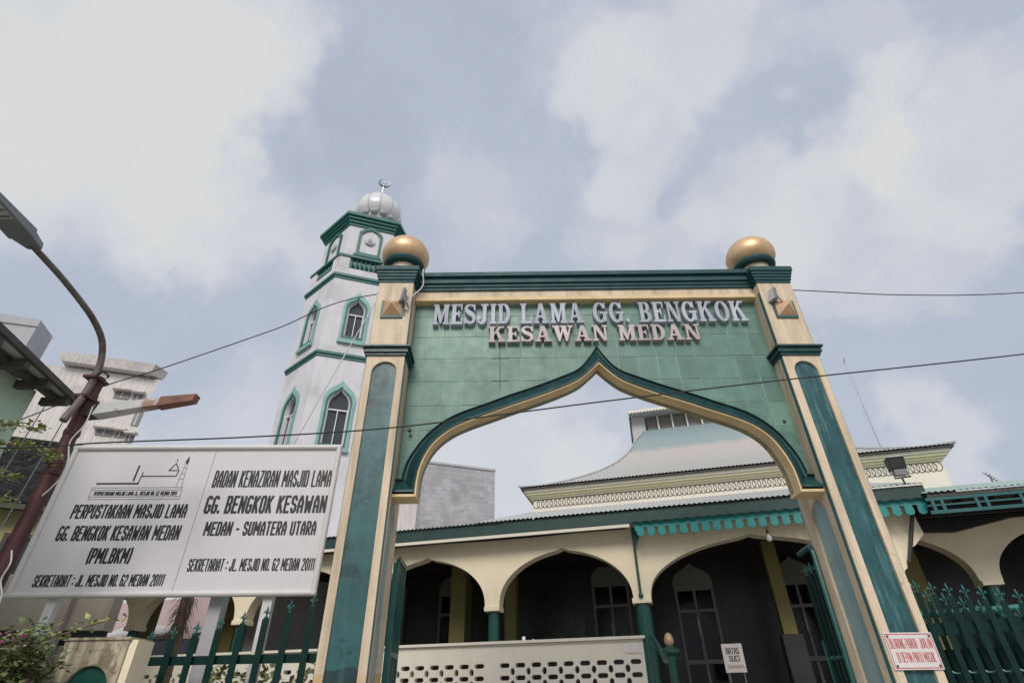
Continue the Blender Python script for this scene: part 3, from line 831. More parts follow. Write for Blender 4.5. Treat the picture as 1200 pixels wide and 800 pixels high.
floodlight('small grey floodlight on the left gate pillar beside its pyramid stud', -2.335, 5.82, R(-72), R(-8)).scale = (.85, .85, .9)
floodlight('small floodlight with pale lens on the right gate pillar', 2.485, 5.85, R(-66), R(-12)).scale = (.75, .8, .85)
q = G(); q.tube(catmull([gpt(-2.33, -.03, 5.80), gpt(-2.30, -.05, 5.95), gpt(-2.18, .02, 6.2), gpt(-2.19, -.02, 6.42), gpt(-2.2, .1, 6.56), gpt(-2.28, .3, 6.60)], 6), .009, 5)
tag(q.build('lamp_cable', 'wirew', smooth=True), 'thin white cable running from left pillar floodlight over the cap', 'cable')

# warning sign on the right pillar
WS = thing('warning_sign', 'small white enamel parking warning sign with red lettering on right pillar', 'sign', gpt(2.54, -.002, 1.945), R(1.3))
q = G(); q.box(-.222, .222, -.012, 0, -.148, .142); q.build('panel', 'enamel', WS, bevel=.002)
q = G(); q.ext([(1, rect(-.212, .212, -.138, .132)), (-1, rect(-.205, .205, -.131, .125))], -.0125, -.0125, flat=True); q.build('border', 'printred', WS)
print_line('DILARANG PARKIR  JUALAN', -.195, .195, .012, .098, -.0130, 'lettering', 'printred', WS, .15, .25)
print_line('DI DEPAN PINTU MASUK', -.165, .175, -.095, -.010, -.0130, 'lettering', 'printred', WS, .15, .25)
bolt = None
for bx in (-.19, .19):
    for bz in (-.118, .112):
        if bolt is None:
            q = G(); q.ball((0, 0, 0), .010, 8, 4); bolt = q.mesh('bolt', 'black')
        put('bolt', bolt, WS, (bx, -.014, bz))

# folded gate leaves inside the opening
fin = G()
fin.lathe([(.012, 0), (.016, .02), (.007, .05), (.010, .09), (.022, .115), (.004, .17), (0, .175)], (0, 0, 0), 8)
for k in range(4):
    a = k * PI / 2
    fin.tube(catmull([(0, 0, .045), (.028 * math.cos(a), .028 * math.sin(a), .075), (.052 * math.cos(a), .052 * math.sin(a), .10), (.060 * math.cos(a), .060 * math.sin(a), .082)], 3), .0065, 5)
    fin.ball((.060 * math.cos(a), .060 * math.sin(a), .080), .010, 6, 4)
    fin.tube([(0, 0, .03), (.030 * math.cos(a), .030 * math.sin(a), .012)], .006, 4)
FIN = fin.mesh('finial', 'finial', True)


def picket(parent, x, y, z0, z1, w=.042, d=.03):
    q = G()
    q.box(x - w / 2, x + w / 2, y - d / 2, y - d / 2 + .008, z0, z1)
    q.box(x - w / 2, x - w / 2 + .008, y - d / 2 + .008, y + d / 2, z0, z1)
    q.add([(x - w / 2, y - d / 2, z1), (x + w / 2, y - d / 2, z1), (x + w / 2, y - d / 2 + .008, z1), (x - w / 2, y - d / 2 + .008, z1), (x, y - d / 2 + .004, z1 + .05)], [(0, 1, 4), (1, 2, 4), (2, 3, 4), (3, 0, 4)])
    p = q.build('picket', 'fence', parent)
    put('finial', FIN, p, (x, y - d / 2 + .004, z1 + .01), scale=(.58, .58, .68))
    return p


LG = thing('gate_leaf', 'dark green solid steel gate leaf folded behind the left pillar', 'gate leaf', gpt(-2.27, .70, 0), R(1.3))
q = G(); q.box(-.03, .03, 0, .05, .1, 2.88); q.build('stile', 'gleaf', LG)
q = G(); q.box(-.012, .012, .05, .44, .1, 2.93); q.build('sheet_panel', 'gleaf', LG)
q = G(); q.box(-.03, .03, .44, .49, .1, 2.955); q.build('stile', 'gleaf', LG)
for z in (1.0, 2.0, 2.9):
    q = G(); q.box(.0125, .03, .05, .44, z, z + .05); q.build('rail', 'gleaf', LG)
for y in (.15, .25, .35):
    q = G(); q.box(.0125, .022, y, y + .03, .12, 2.89); q.build('bar', 'gleaf', LG)
RG = thing('gate_leaf', 'teal pipe and picket gate leaf folded behind the right pillar', 'gate leaf', gpt(2.36, .62, 0), R(1.3))
q = G(); q.tube([(-.08, .02, .1), (-.08, .02, 2.93), (-.08, .035, 2.98), (-.08, .06, 3.0), (-.08, .33, 2.98)], .028, 8); q.build('pipe_frame', 'gleaf', RG, smooth=True)
for y, zt in ((.14, 2.72), (.25, 2.75), (.36, 2.74)):
    picket(RG, -.05, y, .3, zt, .036, .036)
for z in (.6, 1.95):
    q = G(); q.tube([(-.05, .0, z), (-.05, .42, z)], .022, 8); q.build('rail', 'gleaf', RG, smooth=True)
q = G(); q.tube([(-.05, .40, .2), (-.05, .40, 2.12)], .026, 8); q.build('stile', 'gleaf', RG, smooth=True)

# fences either side
LF = thing('iron_fence', 'dark green iron picket fence rising toward the left gate pillar', 'fence', (-1.9, 5.95, 0), R(-5.5))
for i in range(9):
    x = -.135 - .234 * i
    picket(LF, x, 0, .2, 2.415 - .0505 * i + .0012 * i * i, .068, .045)
for z in (1.945, .5):
    q = G(); q.box(-2.0, .08, .021, .05, z, z + .075); q.build('rail', 'fence', LF)
q = G(); q.box(-2.0, .08, .021, .05, 1.50, 1.56); q.build('rail', 'fence', LF)

ra = R(-35)
RF = thing('iron_fence', 'dark green iron picket fence descending away from right gate pillar', 'fence', (3.78, 5.85, 0), ra)
for i in range(12):
    picket(RF, .18 + .1215 * i, 0, .2, 2.43 - .026 * i, .048, .04)
q = G(); q.box(.02, 1.7, .021, .055, 2.075, 2.18); q.build('rail', 'fence', RF)
q = G(); q.box(.02, 1.7, .021, .055, .5, .58); q.build('rail', 'fence', RF)
q = G()
for i in range(12):
    x = .24 + .1215 * i
    q.tube([(x - .05, .03, 1.80), (x - .02, .03, 1.775), (x + .02, .03, 1.775), (x + .05, .03, 1.80)], .009, 5)
q.build('scroll_row', 'finial', RF)
SG = thing('sliding_gate', 'second row of green pickets with round pipe behind the right fence', 'gate', (3.85, 6.10, 0), ra)
for i in range(11):
    picket(SG, .20 + .128 * i, 0, .2, 2.42 - .045 * i, .044, .036)
q = G(); q.tube([(.05, .06, 2.285), (1.7, .06, 2.275)], .033, 10); q.build('pipe_rail', 'finial', SG, smooth=True)
q = G(); q.box(.05, 1.7, .02, .05, 1.0, 1.08); q.build('rail', 'fence', SG)
q = G(); q.box(.05, 1.7, .07, .085, .2, 1.98); q.build('sheet_panel', 'fence', SG)

# ------------------------------------------------------------------ mosque
MO = (1.0, 10.5, 0); MA = R(-14.6)
MQ = thing('mosque', 'long cream mosque with pointed arcade, corrugated tin roofs and raised central hall', 'mosque', MO, MA)


def mpt(x, y, z):
    return (MO[0] + x * math.cos(MA) - y * math.sin(MA), MO[1] + x * math.sin(MA) + y * math.cos(MA), z)


KEEL = [(0, 1.0), (.035, .975), (.10, .945), (.24, .905), (.38, .855), (.51, .79), (.66, .69), (.79, .565), (.885, .435), (.95, .30), (.985, .16), (1.0, 0)]
keel = smooth2(KEEL, 3)


def arch_poly(cx, hw, zs_, za, zb):
    pts = [(cx - u * hw, zs_ + (za - zs_) * w) for u, w in keel[::-1]] + [(cx + u * hw, zs_ + (za - zs_) * w) for u, w in keel[1:]]
    return [(cx - hw, zb)] + pts + [(cx + hw, zb)]


cols = [-1.48 - 2.7 * k for k in range(5)]
g = G()
ops = [(1, rect(-14.2, 5.05, 3.10, 4.62))]
ops.append((1, [(5.05, 4.62), (5.05, 3.10), (5.34, 3.12), (5.36, 3.30), (5.42, 3.34), (5.44, 3.44), (5.54, 3.50), (5.57, 3.62), (5.66, 3.67), (5.84, 3.83), (5.82, 4.10), (5.82, 4.62)]))
centers = [-.13, -2.83, -5.53, -8.23, -10.93, -13.63]
for c_ in centers:
    ops.append((-1, arch_poly(c_, 1.215, 3.12, 4.055, 3.0)))
ops.append((-1, arch_poly(3.21, 1.83, 3.12, 4.05, 3.0)))
g.ext(ops, 0, .26, 'y')
g.build('arcade_wall', 'mcream', MQ)
for x in cols + [1.22, 5.19]:
    r = .105 if x < 1 else .135
    q = G(); q.lathe([(r * 1.0, 1.2), (r, 3.04)], (x, .13, 0), 20); q.build('column', 'column', MQ, smooth=True)
    w = .145 if x < 1 else .165
    q = G(); q.box(x - w, x + w, -.03, .29, 3.035, 3.118); q.build('capital', 'mcream', MQ, bevel=.006)
# pierced balustrade, one panel per bay


def pill(cx, cz, hx, hz, n=5):
    return arc(cx + hx - hz, cz, hz, hz, -90, 90, n) + arc(cx - hx + hz, cz, hz, hz, 90, 270, n)


pan = None
for i, c_ in enumerate(centers[:5]):
    if pan is None:
        q = G()
        ops = [(1, rect(-1.35, 1.35, 1.2, 2.50))]
        for row in range(8):
            z = 2.18 - .092 * row
            if row % 2 == 0:
                for k in range(9): ops.append((-1, pill((k - 4) * .28, z, .088, .036)))
            else:
                for k in range(8): ops.append((-1, arc((k - 3.5) * .28, z, .040, .056, 0, 360, 12)[:-1]))
        q.ext(ops, 0, .14, 'y')
        pan = q.mesh('balustrade', 'mpale')
    put('balustrade', pan, MQ, (c_, .02, 0))
q = G(); q.box(-13.0, 1.19, -.03, .20, 2.502, 2.548); q.build('balustrade_cap', 'mpale', MQ, bevel=.006)
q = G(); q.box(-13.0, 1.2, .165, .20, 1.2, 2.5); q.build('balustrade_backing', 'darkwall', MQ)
q = G(); q.box(.84, 1.10, .010, .019, 2.30, 2.43); q.build('notice_strip', 'enamel', MQ)

# eaves: fascia board, pale soffit board, corrugated roof


def corr(g, x0, x1, y0, z0, y1, z1, pitch=.087, amp=.012, rows=1, xa1=None, xb1=None, th=.0):
    """corrugated sheet from (x0..x1,y0,z0) at the eave to (xa1..xb1,y1,z1)"""
    xa1 = x0 if xa1 is None else xa1; xb1 = x1 if xb1 is None else xb1
    n = int((x1 - x0) / pitch * 4)
    v, f = [], []
    for r in range(rows + 1):
        t = r / rows
        for i in range(n + 1):
            s = i / n
            xe = x0 + (x1 - x0) * s
            lo = x0 + (xa1 - x0) * t; hi = x1 + (xb1 - x1) * t
            x = min(max(xe, lo), hi)
            v.append((x, y0 + (y1 - y0) * t, z0 + (z1 - z0) * t + amp * math.sin(2 * PI * xe / pitch)))
    for r in range(rows):
        for i in range(n):
            a = r * (n + 1) + i
            f.append((a, a + 1, a + n + 2, a + n + 1))
    g.add(v, f)


EY = -.35
g = G()
g.box(-14.2, 5.98, EY, EY + .04, 4.295, 4.515)
g.build('fascia', 'fascia', MQ)
g = G(); g.box(-14.2, 1.19, EY + .01, EY + .045, 4.235, 4.294); g.build('eave_board', 'mpale', MQ)
g = G()
for k in range(3):
    g.tube([(-14.2 + j * .9, -.05 - .02 * k, 4.345 - .034 * k - .012 * math.sin(j * 1.7 + k)) for j in range(18)], .019, 5)
g.build('cable_bundle', 'wire', MQ)
g = G()
corr(g, -14.2, -1.2, EY - .05, 4.515, 3.0, 5.10, rows=1)
corr(g, -1.70, 6.0, EY - .05, 4.53, 3.02, 5.68, rows=6, xa1=-1.35, xb1=6.0)
g.build('eave_roof', 'roof', MQ, smooth=True)
g = G(); g.add([(-1.70, EY - .05, 4.53), (-1.35, 3.02, 5.68), (-1.35, 3.02, 4.9), (-1.71, EY - .05, 4.52)], [(0, 1, 2, 3)])
g.build('roof_side', 'roof', MQ)
# porch valance: scalloped board with keyhole piercings
g = G()
VX0, VX1, VT = 1.28, 5.92, 4.292
n_sc = 25; p_ = (VX1 - VX0) / n_sc
ops = [(1, rect(VX0, VX1, VT - .145, VT))]
for k in range(n_sc):
    cx = VX0 + p_ * (k + .5)
    ops.append((1, [(cx - .064, VT - .11), (cx - .064, VT - .19)] + arc(cx, VT - .19, .064, .052, 180, 360, 8) + [(cx + .064, VT - .11)]))
for k in range(1, n_sc):
    cx = VX0 + p_ * k
    ops.append((-1, [(cx - .030, VT - .16), (cx + .030, VT - .16), (cx + .030, VT - .125)] + arc(cx, VT - .112, .042, .028, 0, 180, 6) + [(cx - .030, VT - .125)]))
g.ext(ops, EY - .012, EY + .01, 'y')
g.build('valance', 'valance', MQ)
g = G()
corr(g, 1.25, 5.96, EY - .08, 4.285, EY - .014, 4.315, pitch=.18, amp=.010)
g.build('valance_flashing', 'fascia', MQ)
# drain pipe, bracket, struts under the porch
q = G(); q.tube([(1.215, -.04, 4.28), (1.215, -.04, 3.14)], .022, 8); q.ball((1.215, -.04, 3.15), .045, 8, 5); q.build('drain_pipe', 'column', MQ, smooth=True)
q = G(); q.ext([(1, [(1.22, 4.28), (1.34, 4.28), (1.34, 4.14), (1.28, 4.02), (1.22, 3.95)])], -.10, -.07, 'y'); q.build('eave_bracket', 'column', MQ)
q = G(); q.tube([(5.80, -.10, 4.22), (5.45, -.06, 3.40)], .03, 6); q.build('porch_strut', 'black', MQ)
# upper hall
UC = 3.33; UH = 4.64; UY = 3.0; UYC = UY + UH
q = G(); q.box(UC - UH, UC + UH, UY, UY + 2 * UH, 4.6, 6.02); q.build('upper_wall', 'mpale', MQ)
q = G()
for z0, z1, o in ((5.985, 6.03, .03), (6.03, 6.08, .08), (6.08, 6.135, .14)):
    q.box(UC - UH - o, UC + UH + o, UY - o, UY + 2 * UH + o, z0, z1)
q.build('upper_cornice', 'mgreenband', MQ)
q = G(); q.box(UC - UH - .19, UC + UH + .19, UY - .19, UY + 2 * UH + .19, 6.135, 6.20); q.build('upper_cornice_band', 'mpale', MQ)
q = G(); q.box(UC - UH - .26, UC + UH + .26, UY - .26, UY + 2 * UH + .26, 6.20, 6.225); q.build('upper_fascia', 'timber', MQ)
ring = G(); ring.tube([(.090 * math.cos(2 * PI * k / 18), 0, .104 * math.sin(2 * PI * k / 18)) for k in range(18)], .0062, 4, close=True)
RING = ring.mesh('ring', 'black', True)
for k in range(83):
    put('ring', RING, MQ, (UC - UH + .085 + .1107 * k, UY - .010 - .006 * (k % 2), 5.872))
# concave hipped roof
ROOF = [(4.93, 6.255), (4.60, 6.345), (4.32, 6.455), (3.92, 6.645), (3.50, 6.875), (3.05, 7.15), (2.60, 7.50), (2.25, 7.86), (2.02, 8.20), (1.86, 8.50), (1.72, 8.70), (1.60, 8.88)]
prof = smooth2(ROOF, 2)
g = G()
PT = .090
for side in range(4):
    ca, sa = math.cos(side * PI / 2), math.sin(side * PI / 2)
    w0 = prof[0][0]
    n_ = int(2 * w0 / PT * 4)
    v, f = [], []
    for d, z in prof:
        for i in range(n_ + 1):
            xe = -w0 + 2 * w0 * i / n_
            x = max(-d, min(d, xe))
            zz = z + .011 * math.sin(2 * PI * xe / PT) * (1 if abs(xe) < d else 0)
            lx, ly = x, -d
            v.append((UC + lx * ca - ly * sa, UYC + lx * sa + ly * ca, zz))
    m_ = n_ + 1
    for r in range(len(prof) - 1):
        for i in range(n_):
            a = r * m_ + i
            if abs(v[a][0] - v[a + 1][0]) + abs(v[a][1] - v[a + 1][1]) + abs(v[a + m_][0] - v[a + m_ + 1][0]) + abs(v[a + m_][1] - v[a + m_ + 1][1]) < 1e-5: continue
            f.append((a, a + 1, a + m_ + 1, a + m_))
    g.add(v, f)
g.build('upper_roof', 'faded', MQ, smooth=True)
for sx in (-1, 1):
    q = G(); q.tube([(UC + sx * (d + .01), UYC - d - .01, z + .02) for d, z in prof], .03, 6)
    q.build('hip_ridge', 'roof', MQ, smooth=True)
# lantern
LS = 1.56
q = G(); q.box(UC - LS + .1, UC + LS - .1, UYC - LS + .1, UYC + LS - .1, 8.5, 9.36); q.build('lantern_core', 'door', MQ)
for k in range(8):
    x = UC - LS + 2 * LS * k / 7
    q = G(); q.box(x - .025, x + .025, UYC - LS - .025, UYC - LS + .025, 8.80, 9.36); q.build('lantern_post', 'mpale', MQ)
for k in range(1, 8):
    y = UYC - LS + 2 * LS * k / 7
    q = G(); q.box(UC - LS - .025, UC - LS + .025, y - .025, y + .025, 8.80, 9.36); q.build('lantern_post', 'mpale', MQ)
q = G(); q.ext([(1, [(UC - LS - .45, 8.08), (UC - LS - .10, 8.52), (UC - LS + .02, 8.86), (UC - LS + .02, 9.36), (UC - LS - .42, 9.40)])], UYC - LS - .05, UYC - LS + .02, 'y'); q.build('lantern_side_board', 'soffitgrey', MQ)
q = G(); q.tube([(UC - LS - .45, UYC - LS - .06, 8.08), (UC - LS - .42, UYC - LS - .06, 9.42)], .03, 6); q.build('board_edge', 'column', MQ)
LT = 2.0
lt = [(LT, 9.40), (1.5, 9.62), (1.1, 9.84), (.8, 10.1), (.02, 10.75)]
g = G()
v, f = [], []
for d, z in lt:
    v += [(UC - d, UYC - d, z), (UC + d, UYC - d, z), (UC + d, UYC + d, z), (UC - d, UYC + d, z)]
for r in range(len(lt) - 1):
    for k in range(4): f.append((4 * r + k, 4 * r + (k + 1) % 4, 4 * r + 4 + (k + 1) % 4, 4 * r + 4 + k))
f.append((3, 2, 1, 0))
g.add(v, f); g.build('lantern_roof', 'roof', MQ)
ops = [(1, rect(UC - LT, UC + LT, 9.385, 9.44))]
for k in range(40):
    cx = UC - LT + 2 * LT * (k + .5) / 40
    ops.append((1, arc(cx, 9.39, .045, .045, 180, 360, 6)))
q = G(); q.ext(ops, UYC - LT - .02, UYC - LT - .002, 'y'); q.build('lantern_valance', 'mpale', MQ)
q = G(); q.box(UC - .75, UC + .75, UYC - .75, UYC + .75, 9.9, 10.25); q.build('lantern_crown', 'conc', MQ)
# inside of the arcade
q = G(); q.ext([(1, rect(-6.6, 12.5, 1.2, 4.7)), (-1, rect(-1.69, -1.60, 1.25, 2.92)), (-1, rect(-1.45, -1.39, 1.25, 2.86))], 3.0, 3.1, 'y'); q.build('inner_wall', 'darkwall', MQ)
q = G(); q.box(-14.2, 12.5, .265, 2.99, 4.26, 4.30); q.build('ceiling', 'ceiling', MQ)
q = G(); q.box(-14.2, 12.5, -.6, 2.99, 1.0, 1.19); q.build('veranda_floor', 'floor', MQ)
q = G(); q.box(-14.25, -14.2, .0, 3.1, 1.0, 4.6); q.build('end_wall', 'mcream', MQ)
for x, w in ((-2.72, .17), (-1.555, .12), (1.15, .12), (3.72, .12), (-5.62, .22), (-8.4, .17), (6.05, .14), (-11.0, .17)):
    q = G(); q.box(x - w, x + w, 1.55, 1.55 + 2 * w, 2.62 if x > 3 and x < 4 else 1.19, 4.255); q.build('inner_pillar', 'olive', MQ)
q = G(); q.box(3.55, 3.9, 1.5, 1.9, 1.19, 2.61); q.build('pillar_base', 'darkwall', MQ)


def keel_win(hw, z0, zs_, za):
    pts = [(1, 0), (1.02, .20), (.98, .38), (.80, .58), (.50, .73), (.22, .84), (.06, .95), (0, 1)]
    s = smooth2([(u, w) for u, w in pts], 3)
    R_ = [(hw * u, zs_ + (za - zs_) * w) for u, w in s]
    return [(-hw, z0), (hw, z0)] + R_ + [(-x, z) for x, z in R_[::-1][1:]]


def inner_door(cx, w, zb, zt):
    fr = G()
    zs_ = zt - .52
    outer = [(cx + x, z) for x, z in keel_win(w, zb, zs_, zt)]
    ops = [(1, outer)]
    t = .055
    for a, b in ((-w + t, -t * .5), (t * .5, w - t)):
        ops += [(-1, rect(cx + a, cx + b, zb + .06, zb + .62)), (-1, rect(cx + a, cx + b, zb + .70, zs_ - .48)), (-1, rect(cx + a, cx + b, zs_ - .42, zs_ - .05))]
    fr.ext(ops, 2.93, 2.998, 'y')
    d = fr.build('door', 'door', MQ)
    q = G(); q.box(cx - w + .02, cx + w - .02, 2.965, 2.985, zb, zs_ - .03); q.build('glass_pane', 'doorglass', d)
    q = G(); q.box(cx - .03, cx - .015, 2.90, 2.93, zb + 1.15, zb + 1.45); q.build('handle', 'steel', d)


for cx in (.42, 2.22, 4.30, -3.3, -5.0):
    inner_door(cx, .41, 1.65, 4.40 if cx < 1 else 4.22)
q = G(); q.box(-1.30, -.20, 2.95, 2.998, 2.60, 3.37); q.build('notice_board', 'printboard', MQ)
# handrail with gilt newel at the porch steps
NW = thing('newel_post', 'green newel post with gilt egg finial and curved handrail by the balustrade', 'handrail', mpt(1.58, -1.2, 0), MA)
q = G(); q.lathe([(.055, .5), (.055, 2.10), (.075, 2.13), (.06, 2.16), (.13, 2.20), (.13, 2.24), (.06, 2.27), (.05, 2.30)], (0, 0, 0), 16); q.build('post', 'column', NW, smooth=True)
q = G(); q.lathe([(.045, 2.29), (.068, 2.33), (.068, 2.38), (.04, 2.44), (0, 2.46)], (0, 0, 0), 16); q.build('egg_finial', 'gold', NW, smooth=True)
q = G(); q.tube(catmull([(0, 0, 2.12), (-.08, .25, 2.12), (-.16, .6, 2.30), (-.24, .9, 2.46), (-.28, 1.1, 2.5)], 5), .045, 8); q.build('handrail', 'column', NW, smooth=True)
# foot-limit sign
BS = thing('standing_notice', 'small white notice board on a stand before the dark door', 'notice', mpt(2.60, 1.0, 1.19), MA)
q = G(); q.box(-.17, .17, -.01, .01, .84, 1.27); q.build('panel', 'enamel', BS)
print_line('BATAS', -.11, .11, 1.11, 1.21, -.0125, 'lettering', 'print', BS, .14, .28)
print_line('SUCI', -.08, .10, 1.00, 1.09, -.0125, 'lettering', 'print', BS, .14, .28)
q = G()
for k in range(6): q.tube([(-.12 + k * .045, -.0125, .90), (-.10 + k * .045, -.0125, .96 - .01 * (k % 2)), (-.08 + k * .045, -.0125, .91)], .006, 4)
q.build('red_scribble', 'printred', BS)
for x in (-.12, .12):
    q = G(); q.tube([(x, 0, 0), (x, 0, .84)], .012, 6); q.build('leg', 'steel', BS)
# bulb
BU = thing('hanging_bulb', 'single unlit light bulb hanging below the scalloped teal valance', 'light bulb', mpt(3.48, -.15, 4.28), MA)
q = G(); q.tube([(0, 0, 0), (0, 0, -.24)], .006, 5); q.build('cord', 'wire', BU)
q = G(); q.lathe([(.02, -.24), (.024, -.30), (.0, -.30)], (0, 0, 0), 10); q.build('socket', 'black', BU)
q = G(); q.lathe([(.018, -.30), (.045, -.35), (.05, -.385), (.035, -.42), (0, -.435)], (0, 0, 0), 14); q.build('bulb', 'bulb', BU, smooth=True)
# big floodlight on the porch roof
FL = thing('roof_floodlight', 'large black floodlight on a T bracket standing on the porch roof edge', 'floodlight', mpt(5.74, -.36, 4.54), MA)
FL.scale = (.68, .72, .74)
q = G(); q.tube([(0, 0, 0), (-.02, 0, .16)], .022, 6); q.tube([(-.17, 0, .15), (.19, 0, .17)], .016, 6); q.build('bracket', 'black', FL)
q = G(); q.hexa([(-.16, -.02, .36), (.18, -.02, .36), (.18, .22, .36), (-.16, .22, .36)], [(-.18, -.06, .62), (.20, -.06, .62), (.20, .22, .62), (-.18, .22, .62)]); q.build('housing', 'black', FL, bevel=.02)
q = G(); q.box(-.185, .205, -.08, .23, .622, .64); q.build('visor', 'steel', FL)
q = G(); q.box(-.12, .14, -.01, .12, .22, .355); q.build('ballast_box', 'lampgrey', FL)
for x in (-.15, .17):
    q = G(); q.tube([(x, .05, .16), (x, .05, .45)], .014, 5); q.build('yoke_arm', 'steel', FL)
# right wing
g = G()
ops = [(1, rect(4.9, 14.0, 3.20, 4.62))]
for c_ in (5.47, 8.20, 10.93):
    ops.append((-1, arch_poly(c_, 1.20, 3.21, 4.07, 3.0)))
g.ext(ops, .80, 1.04, 'y')
g.build('wing_wall', 'mcream', MQ)
for x in (6.83, 9.56, 12.3):
    q = G(); q.lathe([(.105, 1.2), (.105, 3.14)], (x, .92, 0), 18); q.build('column', 'column', MQ, smooth=True)
    q = G(); q.box(x - .15, x + .15, .77, 1.07, 3.14, 3.215); q.build('capital', 'mcream', MQ)
q = G(); q.box(5.9, 14, -.52, -.48, 4.255, 4.31); q.build('wing_fascia', 'timber', MQ)
g = G(); corr(g, 5.90, 14, -.56, 4.325, 3.02, 5.42, rows=4, xa1=5.9, xb1=14); g.build('wing_roof', 'roofg', MQ, smooth=True)
q = G()
q.box(5.86, 14, -.515, -.475, 4.205, 4.25); q.box(5.86, 14, -.515, -.475, 4.00, 4.05); q.box(5.86, 14, -.505, -.485, 4.12, 4.145)
for k in range(14):
    x = 5.92 + k * .60
    q.box(x, x + .045, -.512, -.478, 4.05, 4.205); q.box(x + .13, x + .175, -.512, -.478, 4.05, 4.205)
q.build('wing_truss', 'truss', MQ)
for k in range(9):
    q = G(); x = 5.95 + k * .42; q.box(x, x + .05, -.47, 2.9, 4.19, 4.25); q.build('rafter', 'black', MQ)
for y in (-.2, .2, .6):
    q = G(); q.box(5.88, 14, y, y + .06, 4.13, 4.188); q.build('purlin', 'black', MQ)
q = G(); q.ext([(1, [(5.85, 4.02), (6.6, 3.975), (7.755, 4.19), (9.5, 4.33), (9.5, 4.45), (5.85, 4.45)])], .66, .74, 'y'); q.build('dark_underside_fill', 'black', MQ)  # black sheet added to stand in for the shaded underside of the wing ceiling
# aerials on the roof
AN = thing('tv_aerial', 'small television aerial above the right roof edge', 'aerial', mpt(10.3, 6.0, 5.0), MA)
q = G(); q.tube([(0, 0, 0), (-.02, 0, 1.48)], .02, 5); q.build('mast', 'steel', AN)
q = G()
for k in range(6): q.tube([(-.12 + k * .04, -.16 + .0 * k, 1.50 - k * .05), (-.02 + k * .04, .16, 1.56 - k * .05)], .012, 4)
q.tube([(-.14, 0, 1.56), (.14, 0, 1.24)], .012, 4)
q.build('element', 'steel', AN)
MS = thing('radio_mast', 'hair thin tall steel mast rising behind the right gate pillar', 'mast', mpt(8.10, 6.0, 5.0), MA)
q = G(); q.tube([(0, 0, 0), (0, 0, 5.85)], [.016, .010], 6); q.build('mast', 'steel', MS)
q = G(); q.tube([(-.02, 0, 5.3), (.02, 0, 5.5)], .016, 5); q.build('clamp', 'steel', MS)

# ------------------------------------------------------------------ minaret
TP = (-5.79, 15.99, 0)
TROT = R(-71 + 90)
MT = thing('minaret', 'hexagonal white minaret with teal bands, keel arch windows and white dome', 'minaret', TP, TROT)
HR = 1.86


def hexring(r, z):
    return [(r * math.cos(R(-120 + 60 * k)), r * math.sin(R(-120 + 60 * k)), z) for k in range(6)]


def hexprism(g, r, z0, z1):
    a, b = hexring(r, z0), hexring(r, z1)
    g.add(a + b, [(5, 4, 3, 2, 1, 0), (6, 7, 8, 9, 10, 11)] + [(k, (k + 1) % 6, 6 + (k + 1) % 6, 6 + k) for k in range(6)])


AP = HR * math.cos(PI / 6)


OPEN = [(11.70, 12.62, 13.22, .25), (7.93, 9.05, 9.75, .295)]
# each wall face with its two windows let in
fw = HR / 2
face_ops = [(1, rect(-fw, fw, 0, 14.55))] + [(-1, keel_win(w, z0, zs_, za)) for z0, zs_, za, w in OPEN]
g = G()
g.ext(face_ops, 0, .22, 'y')
base_v, base_f = list(g.v), list(g.f)
g = G()
for k in range(6):
    a = R(60 * k)
    v = []
    for x, y, z in base_v:
        yy = y - AP
        x2 = x * (1 - y / AP)               # mitred at the corners
        v.append((x2 * math.cos(a) - yy * math.sin(a), x2 * math.sin(a) + yy * math.cos(a), z))
    g.add(v, base_f)
g.build('shaft', 'tower', MT)
win_meshes = []
for (z0, zs_, za, w), (oz0, ozs, oza, ow) in zip(OPEN, [(11.53, 12.68, 13.55, .42), (7.83, 9.12, 10.04, .46)]):
    q = G(); q.ext([(1, keel_win(ow, oz0, ozs, oza)), (-1, keel_win(ow * .82, z0 + .02 - .15, ozs - .02, oza - .22))], -.055, 0.0, 'y')
    outer_m = q.mesh('window', 'tpale')
    q = G(); q.ext([(1, keel_win(ow * .82, z0 - .13, ozs - .02, oza - .22)), (-1, keel_win(w + .03, z0, zs_, za + .03))], -.03, 0.0, 'y')
    inner_m = q.mesh('surround', 'tteal')
    q = G(); q.box(-w, w, .13, .15, z0, za); pane_m = q.mesh('pane', 'glass')
    q = G(); t = .024
    ops = [(1, rect(-w, w, z0, zs_ + .03)), (-1, rect(-w + t, -t / 2, z0 + t, zs_ - t * .2)), (-1, rect(t / 2, w - t, z0 + t, zs_ - t * .2))]
    q.ext(ops, .06, .12, 'y'); grille_m = q.mesh('window_bar', 'white')
    q = G(); q.box(-ow * 1.05, ow * 1.05, -.10, -.004, oz0 - .13, oz0 - .005); sill_m = q.mesh('sill', 'tpale')
    win_meshes.append((outer_m, inner_m, pane_m, grille_m, sill_m))
for k in range(6):
    a = R(60 * k)
    loc = (AP * math.sin(a), -AP * math.cos(a), 0)
    for ms in win_meshes:
        w_ = put('window', ms[0], MT, loc, a)
        for nm, m_ in zip(('surround', 'pane', 'window_bar', 'sill'), ms[1:]):
            put(nm, m_, w_)
for z0, z1, r in ((10.82, 10.91, 1.90), (10.91, 11.0, 1.945), (14.06, 14.15, 1.90), (14.15, 14.25, 1.95)):
    g = G(); hexprism(g, r, z0, z1); g.build('band', 'tteal', MT)
